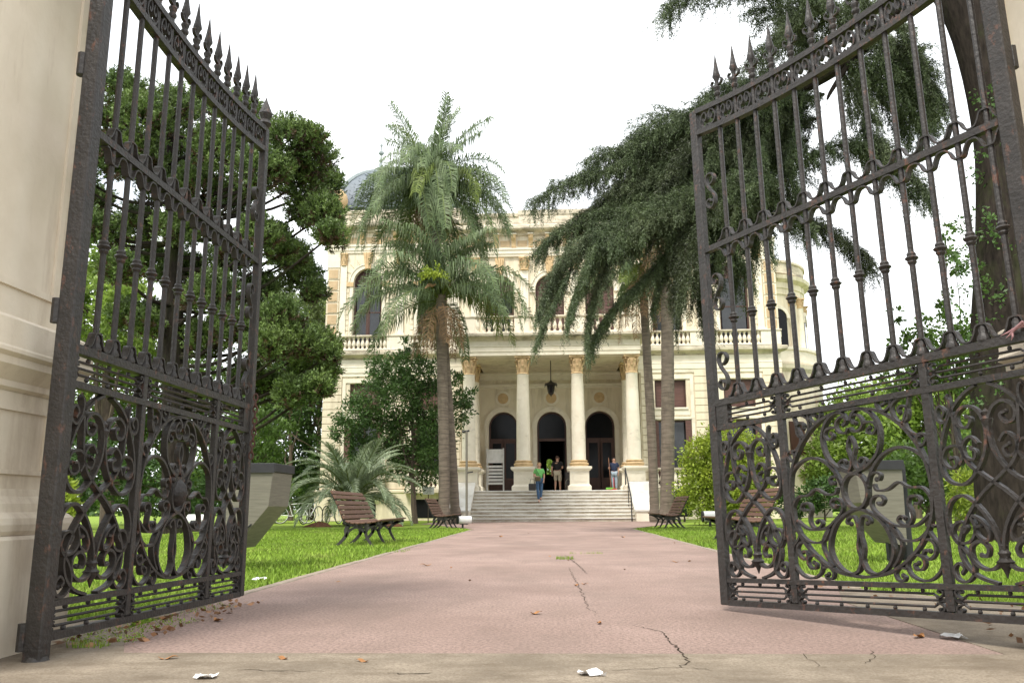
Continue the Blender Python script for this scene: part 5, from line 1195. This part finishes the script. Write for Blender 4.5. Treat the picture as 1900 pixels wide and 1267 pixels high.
pol = empty('pole', (pp[0], 29.8, 0), 0, 'thin grey metal pole beside the palm trunks', 'pole')
MB().tube([(0, 0, -.1), (-.02, 0, zt)], .042, 8).build('shaft', steel, pol, True)
MB().tube([(-.18, 0, zt-.02), (.08, 0, zt+.02)], .04, 6).build('head', greyp, pol)
MB().tube([(0, 0, zt*.55), (.22, -.05, zt*.56)], .025, 6).build('arm', greyp, pol)
# white slatted board propped in the left doorway
bx = at(919, 880, 42.7)[0]
bd = empty('folding_rack', (bx, 42.7, FZ), 0, 'white slatted metal rack standing in the left doorway', 'rack')
for q in (-.42, .42): MB().cbox(q-.035, q+.035, -.03, .03, 0, 2.25, .006).build('upright', whitep, bd)
MB().box(-.385, .385, -.012, .012, 1.5, 2.2).build('panel', whitep, bd)
for i in range(6): MB().box(-.385, .385, -.03, .01, .42+.17*i, .53+.17*i).build('slat', whitep, bd, False, None, (R(8), 0, 0))

# ================================================================ bicycles by the pindo palm
def bicycle(loc, rz, label):
    root = empty('bicycle', loc, rz, label, 'bicycle', 'bicycles parked under the pindo palm')
    for x in (-.52, .52):
        w = MB(); w.tube([(x+.33*math.cos(2*PI*i/24), 0, .35+.33*math.sin(2*PI*i/24)) for i in range(25)], .016, 6, False); wh = w.build('wheel', greyp, root, True)
        r = MB(); r.tube([(x+.305*math.cos(2*PI*i/24), 0, .35+.305*math.sin(2*PI*i/24)) for i in range(25)], .009, 5, False)
        for i in range(12): a = 2*PI*i/12; r.tube([(x, 0, .35), (x+.3*math.cos(a), 0, .35+.3*math.sin(a))], .003, 4)
        r.ball((x, 0, .35), .03); r.build('rim', whitep, wh)
    f = MB()
    for a, b in (((-.52, .35), (-.05, .30)), ((-.52, .35), (-.18, .78)), ((-.05, .30), (-.22, .85)), ((-.05, .30), (.34, .72)), ((-.18, .76), (.33, .80)), ((.52, .35), (.31, .90))): f.tube([(a[0], 0, a[1]), (b[0], 0, b[1])], .017, 6)
    f.build('frame', whitep, root)
    MB().tube([(.31, 0, .88), (.29, 0, 1.0), (.25, .0, 1.02)], .013, 6).build('stem', greyp, root)
    MB().tube([(.22, -.28, 1.03), (.28, -.12, 1.03), (.28, .12, 1.03), (.22, .28, 1.03)], .013, 6).build('handlebar', greyp, root)
    s = MB(); s.prism([(-.36, -.07), (-.36, .07), (-.24, .05), (-.10, .015), (-.10, -.015), (-.24, -.05)], 'z', .87, .91); s.build('saddle', greyp, root)
    MB().tube([(-.05, -.06, .30), (.05, -.08, .18)], .011, 5).build('crank', greyp, root)
bicycle(tuple(gnd(545, 962)*.0+np.array([at(545, 960, 33)[0], 33, .0])), R(18), 'silver bicycle parked in the open left of the pindo palm')
bicycle((at(577, 960, 31.6)[0], 31.6, 0), R(75), 'bicycle half hidden in the pindo palm, nearer the silver one')
bicycle((at(617, 960, 31.4)[0], 31.4, 0), R(78), 'bicycle half hidden behind the nearest bench and the palm')
# soil mounds
soil = M('red brown soil', (.16, .07, .035), (.09, .04, .022), rough=1, scale=14, bump=1)
def mound(px, py, Y, w, h, label):
    c = at(px, py, Y); b = MB(); n = 14
    for i in range(5):
        t = i/4; r = w*(1-t)**.7
        for j in range(n): a = 2*PI*j/n; k = r*random.uniform(.8, 1.15); b.v.append((k*math.cos(a), k*math.sin(a)*.6, h*t*random.uniform(.85, 1.1)-.02))
    for i in range(4):
        for j in range(n): b.f.append((i*n+j, i*n+(j+1) % n, (i+1)*n+(j+1) % n, (i+1)*n+j))
    b.f.append(tuple(4*n+j for j in range(n)))
    tag(b.build('soil_mound', soil, None, False, (c[0], Y, -.01)), label, 'soil mound', 'dug soil by the pindo palm')
mound(592, 965, 28, .55, .2, 'red soil mound under the pindo palm, left of the bench')
mound(730, 965, 28, .42, .16, 'small red soil mound just right of the nearest bench')

# ================================================================ litter on the path
dry = M('dry leaf', (.36, .17, .06), (.24, .11, .04), rough=.8, scale=30, bump=.3)
paper = M('white paper', (.75, .74, .72), (.62, .6, .58), rough=.8, scale=20, bump=.2)
def leaflitter(px, py, s, rz, label):
    p = gnd(px, py, .006); b = MB(); n = 7
    for i in range(n):
        t = i/(n-1); w = .42*math.sin(PI*min(1, t*.93+.03))**.8; z = .25*(t-.5)**2+.08*math.sin(t*7)
        b.v += [(t-.5, -w/2, z+.12*w), (t-.5, 0, z), (t-.5, w/2, z+.16*w)]
    for i in range(n-1): b.f += [(3*i, 3*i+1, 3*i+4, 3*i+3), (3*i+1, 3*i+2, 3*i+5, 3*i+4)]
    b.v = [tuple(c*s for c in v) for v in b.v]
    tag(b.build('dry_leaf', dry, None, False, tuple(p), (0, 0, rz)), label, 'leaf', 'dry leaves on the path')
for px, py, s, lb in ((1112, 1155, .055, 'curled dry leaf standing up on the path centre'), (240, 1187, .05, 'orange dry leaf near the left gate foot, left one'), (270, 1185, .055, 'orange dry leaf near the left gate foot, right one'), (312, 1221, .075, 'orange dry leaf on the concrete sill, left'), (524, 1221, .06, 'small dry leaf on the concrete sill, middle left'), (672, 1226, .06, 'dry leaf on the concrete sill left of the centre'), (1705, 1180, .09, 'brown dry leaf under the right gate leaf'), (1070, 1085, .06, 'dry leaf by the thin crack in mid path'), (1085, 1083, .06, 'dry leaf just right of the crack in mid path'), (995, 1137, .08, 'brown leaf lying flat left of path centre'), (405, 1150, .09, 'brown leaf scrap near the left leaf foot'), (302, 1147, .07, 'brown leaf lying under the left gate leaf'), (1252, 1042, .09, 'small leaf on the right half of the path'), (790, 1048, .12, 'twiggy leaf at the left path edge'), (930, 995, .14, 'leaf far up the path'), (1155, 996, .13, 'leaf far up the path on the right')):
    leaflitter(px, py, s, random.uniform(0, 6), lb)
def scrap(px, py, s, z, label):
    p = gnd(px, py, z); b = MB(); n = 5
    for i in range(n):
        for j in range(n): b.v.append(((i/(n-1)-.5)*s+random.uniform(-.1, .1)*s, (j/(n-1)-.5)*s*.8+random.uniform(-.1, .1)*s, random.uniform(0, .22)*s))
    for i in range(n-1):
        for j in range(n-1): q = i*n+j; b.f.append((q, q+1, q+n+1, q+n))
    tag(b.build('paper_scrap', paper, None, False, tuple(p)), label, 'paper', 'paper scraps')
scrap(1098, 1251, .085, .005, 'crumpled white paper scrap on the concrete sill'); scrap(380, 1257, .07, .005, 'torn white paper at the left of the sill'); scrap(1768, 1183, .09, .004, 'white paper scrap beneath the right gate leaf'); scrap(482, 1075, .10, .01, 'crumpled white paper on the grass by the left gate')

# ================================================================ people
skinm = M('skin', (.50, .29, .20), (.43, .24, .165), rough=.6, scale=8, bump=0)
def skin_obj(name, pts, edges, mat, parent, sub=1, rootv=None):
    """pts: {key: (x, y, z, rx, ry)}"""
    keys = list(pts); me = bpy.data.meshes.new(name); me.from_pydata([pts[k][:3] for k in keys], [(keys.index(a), keys.index(b)) for a, b in edges], [])
    o = link(name, me, parent); md = o.modifiers.new('skin', 'SKIN'); md.use_smooth_shade = True
    sv = me.skin_vertices[0].data if me.skin_vertices else None
    if sv is None:
        bpy.context.view_layer.objects.active = o; bpy.context.view_layer.update(); sv = me.skin_vertices[0].data
    for i, k in enumerate(keys):
        r = pts[k][3:]; sv[i].radius = (r[0], r[1] if len(r) > 1 else r[0]); sv[i].use_root = (k == (rootv or keys[0]))
    sb = o.modifiers.new('sub', 'SUBSURF'); sb.levels = sub; sb.render_levels = sub
    me.materials.append(mat); return o
def cl(name, c, c2=None): return M(name, c, c2, rough=.85, scale=12, bump=.2)
def person(loc, rz, scale, label, J, top_m, leg_m, hair_m, sleeve=True, shorts=False, long_hair=False, shoe_m=None, face=1):
    root = empty('person', loc, rz, label, 'person', 'people at the entrance'); root.scale = (scale,)*3
    B = {'pel': (0, 0, .95, .13, .10), 'sp': (0, 0, 1.10, .12, .09), 'ch': (0, 0, 1.30, .15, .10), 'nk': (0, .01, 1.45, .055), 'hb': (0, -.01, 1.53, .07, .08), 'hm': (0, -.015, 1.60, .078, .095), 'ht': (0, -.005, 1.675, .055, .07)}
    B.update(J); E = [('pel', 'sp'), ('sp', 'ch'), ('ch', 'nk'), ('nk', 'hb'), ('hb', 'hm'), ('hm', 'ht')]
    for s in 'LR':
        E += [('ch', 'sh'+s), ('sh'+s, 'el'+s), ('el'+s, 'wr'+s), ('wr'+s, 'pa'+s), ('pel', 'hp'+s), ('hp'+s, 'kn'+s), ('kn'+s, 'an'+s), ('an'+s, 'to'+s)]
        pa = np.array(B['pa'+s][:3]); d = pa-np.array(B['wr'+s][:3]); d /= np.linalg.norm(d); sd = np.cross(d, [0, 1, .2]); sd /= np.linalg.norm(sd); nrm = np.cross(d, sd)
        for k, (off, l) in enumerate(((-.028, .062), (-.010, .072), (.010, .068), (.027, .052))):
            a = pa+sd*off+d*.03; b = a+d*l*.6; c = b+d*l*.35+nrm*l*.35
            B[f'f{s}{k}a'] = (*a, .010); B[f'f{s}{k}b'] = (*b, .009); B[f'f{s}{k}c'] = (*c, .007); E += [('pa'+s, f'f{s}{k}a'), (f'f{s}{k}a', f'f{s}{k}b'), (f'f{s}{k}b', f'f{s}{k}c')]
        a = pa-sd*.034-d*.01; b = a-sd*.02+d*.03; B[f't{s}a'] = (*a, .011); B[f't{s}b'] = (*b, .009); E += [('pa'+s, f't{s}a'), (f't{s}a', f't{s}b')]
    skin_obj('body', B, E, skinm, root, 1, 'pel')
    g = lambda k, a, b=None: (*B[k][:3], a, b or a); mid = lambda a, b, t: tuple(np.array(B[a][:3])*(1-t)+np.array(B[b][:3])*t)
    Tp = {'ch': g('ch', .185, .135), 'sp': g('sp', .165, .125), 'pel': (*mid('pel', 'sp', .0), .175, .135), 'nk': (*mid('ch', 'nk', .75), .075, .075)}; Te = [('ch', 'sp'), ('sp', 'pel'), ('ch', 'nk')]
    for s in 'LR':
        Tp['sh'+s] = g('sh'+s, .082); Tp['e'+s] = (*mid('sh'+s, 'el'+s, .75), .072); Te += [('ch', 'sh'+s), ('sh'+s, 'e'+s)]
    skin_obj('shirt', Tp, Te, top_m, root, 1, 'ch')
    Lp = {'pel': (*mid('pel', 'sp', -.15), .172, .128)}; Le = []
    for s in 'LR':
        Lp['hp'+s] = g('hp'+s, .105, .11); Lp['kn'+s] = g('kn'+s, .078 if not shorts else .10); Le += [('pel', 'hp'+s), ('hp'+s, 'kn'+s)]
        if not shorts: Lp['an'+s] = (*mid('kn'+s, 'an'+s, .93), .062); Le += [('kn'+s, 'an'+s)]
    skin_obj('shorts' if shorts else 'trousers', Lp, Le, leg_m, root, 1, 'pel')
    for s in 'LR':
        a = np.array(B['an'+s][:3]); t = np.array(B['to'+s][:3]); h = a+(a-t)*.35
        skin_obj('shoe', {'h': (h[0], h[1], min(a[2], t[2]+.01)-.012, .042, .045), 'm': (*((a+t)/2-np.array([0, 0, .018])), .045, .04), 't': (*(t+np.array([0, 0, .008])), .042, .03)}, [('h', 'm'), ('m', 't')], shoe_m or greyp, root, 1)
    h = MB(); hc = np.array(B['hm'][:3])+np.array([0, .015, .035])
    for i in range(8):
        th = PI*.62*i/7
        for j in range(12):
            a = 2*PI*j/12; fr = -math.sin(a); cut = 1 if fr < .25 or th < .75 else .72
            h.v.append((hc[0]+.098*math.sin(th)*math.cos(a)*cut, hc[1]+.115*math.sin(th)*math.sin(a)*cut+.012, hc[2]+.088*math.cos(th)-(.05 if long_hair and i > 5 else 0)))
    for i in range(7):
        for j in range(12): h.f.append((i*12+j, i*12+(j+1) % 12, (i+1)*12+(j+1) % 12, (i+1)*12+j))
    h.build('hair', hair_m, root, True)
    f = np.array(B['hm'][:3])
    nz = MB(); nz.lathe([(.016, -.02), (.012, .0), (.005, .03)], (f[0], f[1]-.10, f[2]-.02), 6); nz.build('nose', skinm, root, True)
    ey = MB()
    for q in (-.032, .032): ey.ball((f[0]+q, f[1]-.088, f[2]+.012), .010, 6)
    ey.box(f[0]-.025, f[0]+.025, f[1]-.096, f[1]-.080, f[2]-.062, f[2]-.054); ey.build('eyes_and_mouth', M('dark eye', (.05, .03, .03), bump=0), root)
    er = MB()
    for q in (-.085, .085): er.ball((f[0]+q, f[1]+.01, f[2]-.01), .022, 6)
    er.build('ears', skinm, root, True)
    return root
def J(**k): return k
# 1: coming down the steps, green blouse and jeans
zz = rh*6
w1 = person((at(1001, 931, 36.87)[0], 36.85, zz), R(8), .955, 'person in green blouse and jeans walking down the steps with bags', {
    'shL': (.17, 0, 1.37, .06), 'elL': (.235, .03, 1.12, .045), 'wrL': (.20, -.06, .92, .032), 'paL': (.19, -.08, .86, .036),
    'shR': (-.17, 0, 1.37, .06), 'elR': (-.25, .0, 1.13, .045), 'wrR': (-.13, -.20, 1.06, .032), 'paR': (-.08, -.22, 1.05, .036),
    'hpL': (.09, 0, .90, .09), 'knL': (.085, -.04, .50, .062), 'anL': (.06, .03, .09, .042), 'toL': (.06, -.11, .03, .035),
    'hpR': (-.09, 0, .90, .09), 'knR': (-.085, -.09, .48, .062), 'anR': (-.04, -.10, .0, .042), 'toR': (-.04, -.25, -.07, .035)},
    cl('green blouse', (.16, .45, .13), (.11, .34, .09)), cl('blue jeans', (.06, .12, .21), (.04, .08, .15)), cl('blond hair', (.36, .24, .12), (.26, .17, .08)), shoe_m=cl('brown shoe', (.14, .06, .05)))
bagm = cl('dark bag', (.045, .04, .038)); bag2 = cl('olive bag', (.11, .085, .045))
hb = empty('handbag', (w1.location.x-.30, 36.60, zz+.42), 0, 'dark handbag carried by the person in green', 'handbag')
MB().cbox(-.16, .16, -.07, .07, .0, .30, .03).build('bag_body', bagm, hb); MB().tube([(-.10, 0, .30), (-.08, 0, .48), (.08, 0, .48), (.10, 0, .30)], .012, 6).build('bag_handle', bagm, hb)
hb = empty('shoulder_bag', (w1.location.x-.06, 36.60, zz+.82), 0, 'small olive shoulder bag in front of the person in green', 'bag')
MB().cbox(-.13, .13, -.05, .05, .0, .19, .03).build('bag_body', bag2, hb); MB().tube([(.10, .08, .17), (-.02, .03, .42), (-.10, .14, .60)], .010, 6).build('strap', bagm, hb)
# 2: walking in through the middle door, seen from behind
person((at(1035, 911, 41.6)[0], 41.6, FZ), R(172), 1.03, 'person in black shirt and beige shorts walking away into the middle door', {
    'shL': (.20, 0, 1.39, .065), 'elL': (.27, .05, 1.12, .05), 'wrL': (.28, -.08, .90, .035), 'paL': (.28, -.11, .83, .04),
    'shR': (-.20, 0, 1.39, .065), 'elR': (-.24, -.02, 1.13, .05), 'wrR': (-.14, -.20, 1.12, .035), 'paR': (-.09, -.24, 1.13, .04),
    'hpL': (.10, 0, .90, .095), 'knL': (.11, -.10, .50, .066), 'anL': (.11, .08, .13, .045), 'toL': (.11, .02, .03, .038),
    'hpR': (-.10, 0, .90, .095), 'knR': (-.11, -.03, .48, .066), 'anR': (-.12, .0, .09, .045), 'toR': (-.12, -.14, .03, .038), 'sp': (0, 0, 1.10, .14, .11), 'pel': (0, 0, .95, .15, .11)},
    cl('black shirt', (.014, .013, .013), (.010, .009, .009)), cl('beige shorts', (.50, .43, .32), (.42, .36, .26)), cl('short dark hair', (.06, .035, .025)), shorts=True, shoe_m=cl('pale shoe', (.4, .33, .28)))
# 3: sweeping by the right hand column
p3 = person((at(1140, 905, 40.2)[0], 40.0, FZ), R(-4), .92, 'person in navy tunic sweeping with a broom by the right column', {
    'shL': (.17, 0, 1.37, .06), 'elL': (.24, .03, 1.12, .045), 'wrL': (.20, -.04, .90, .032), 'paL': (.19, -.06, .84, .036),
    'shR': (-.17, 0, 1.37, .06), 'elR': (-.27, -.02, 1.14, .045), 'wrR': (-.26, -.20, 1.14, .032), 'paR': (-.25, -.25, 1.16, .036),
    'hpL': (.085, 0, .90, .09), 'knL': (.085, -.02, .49, .06), 'anL': (.08, .02, .09, .042), 'toL': (.08, -.12, .03, .035),
    'hpR': (-.085, 0, .90, .09), 'knR': (-.085, -.05, .49, .06), 'anR': (-.06, -.03, .09, .042), 'toR': (-.06, -.17, .03, .035)},
    cl('navy tunic', (.018, .028, .065), (.012, .02, .045)), cl('pale jeans', (.33, .40, .45), (.24, .30, .35)), cl('black hair', (.012, .010, .010)), long_hair=True, shoe_m=cl('white shoe', (.5, .5, .5)))
br = empty('broom', (p3.location.x-.24, 39.68, FZ), 0, 'wooden handled broom with green brush held by the sweeper', 'broom')
MB().tube([(.05, 0, .08), (-.03, .06, 1.55)], .016, 6).build('handle', M('red and wood stick', (.32, .16, .09), (.22, .1, .06), bump=0), br)
MB().cbox(-.20, .24, -.05, .05, .06, .15, .02).build('brush_head', cl('green plastic', (.18, .5, .08)), br); MB().prism([(-.19, .0), (.23, .0), (.20, .065), (-.16, .065)], 'y', -.04, .04).build('bristles', cl('orange bristle', (.5, .22, .05)), br)
dp = empty('dustpan', (p3.location.x-.06, 39.62, FZ), 0, 'red long handled dustpan beside the broom', 'dustpan')
MB().tube([(0, 0, .06), (.0, .03, .62)], .022, 6).build('handle', cl('red plastic', (.45, .03, .03)), dp); MB().prism([(-.12, 0), (.12, 0), (.10, .09), (-.10, .09)], 'y', -.08, .08).build('pan', cl('red plastic', (.45, .03, .03)), dp)
ct = empty('luggage_cart', (at(1056, 905, 41.2)[0], 41.2, FZ), 0, 'black bag on a grey trolley half hidden behind the middle column', 'trolley')
MB().cbox(-.18, .30, -.14, .14, .30, .95, .05).build('bag', bagm, ct); MB().tube([(-.16, -.18, .0), (-.16, -.18, .5), (-.05, -.18, .62), (.06, -.18, .5), (.06, -.18, 0)], .02, 6).build('trolley_frame', steel, ct)
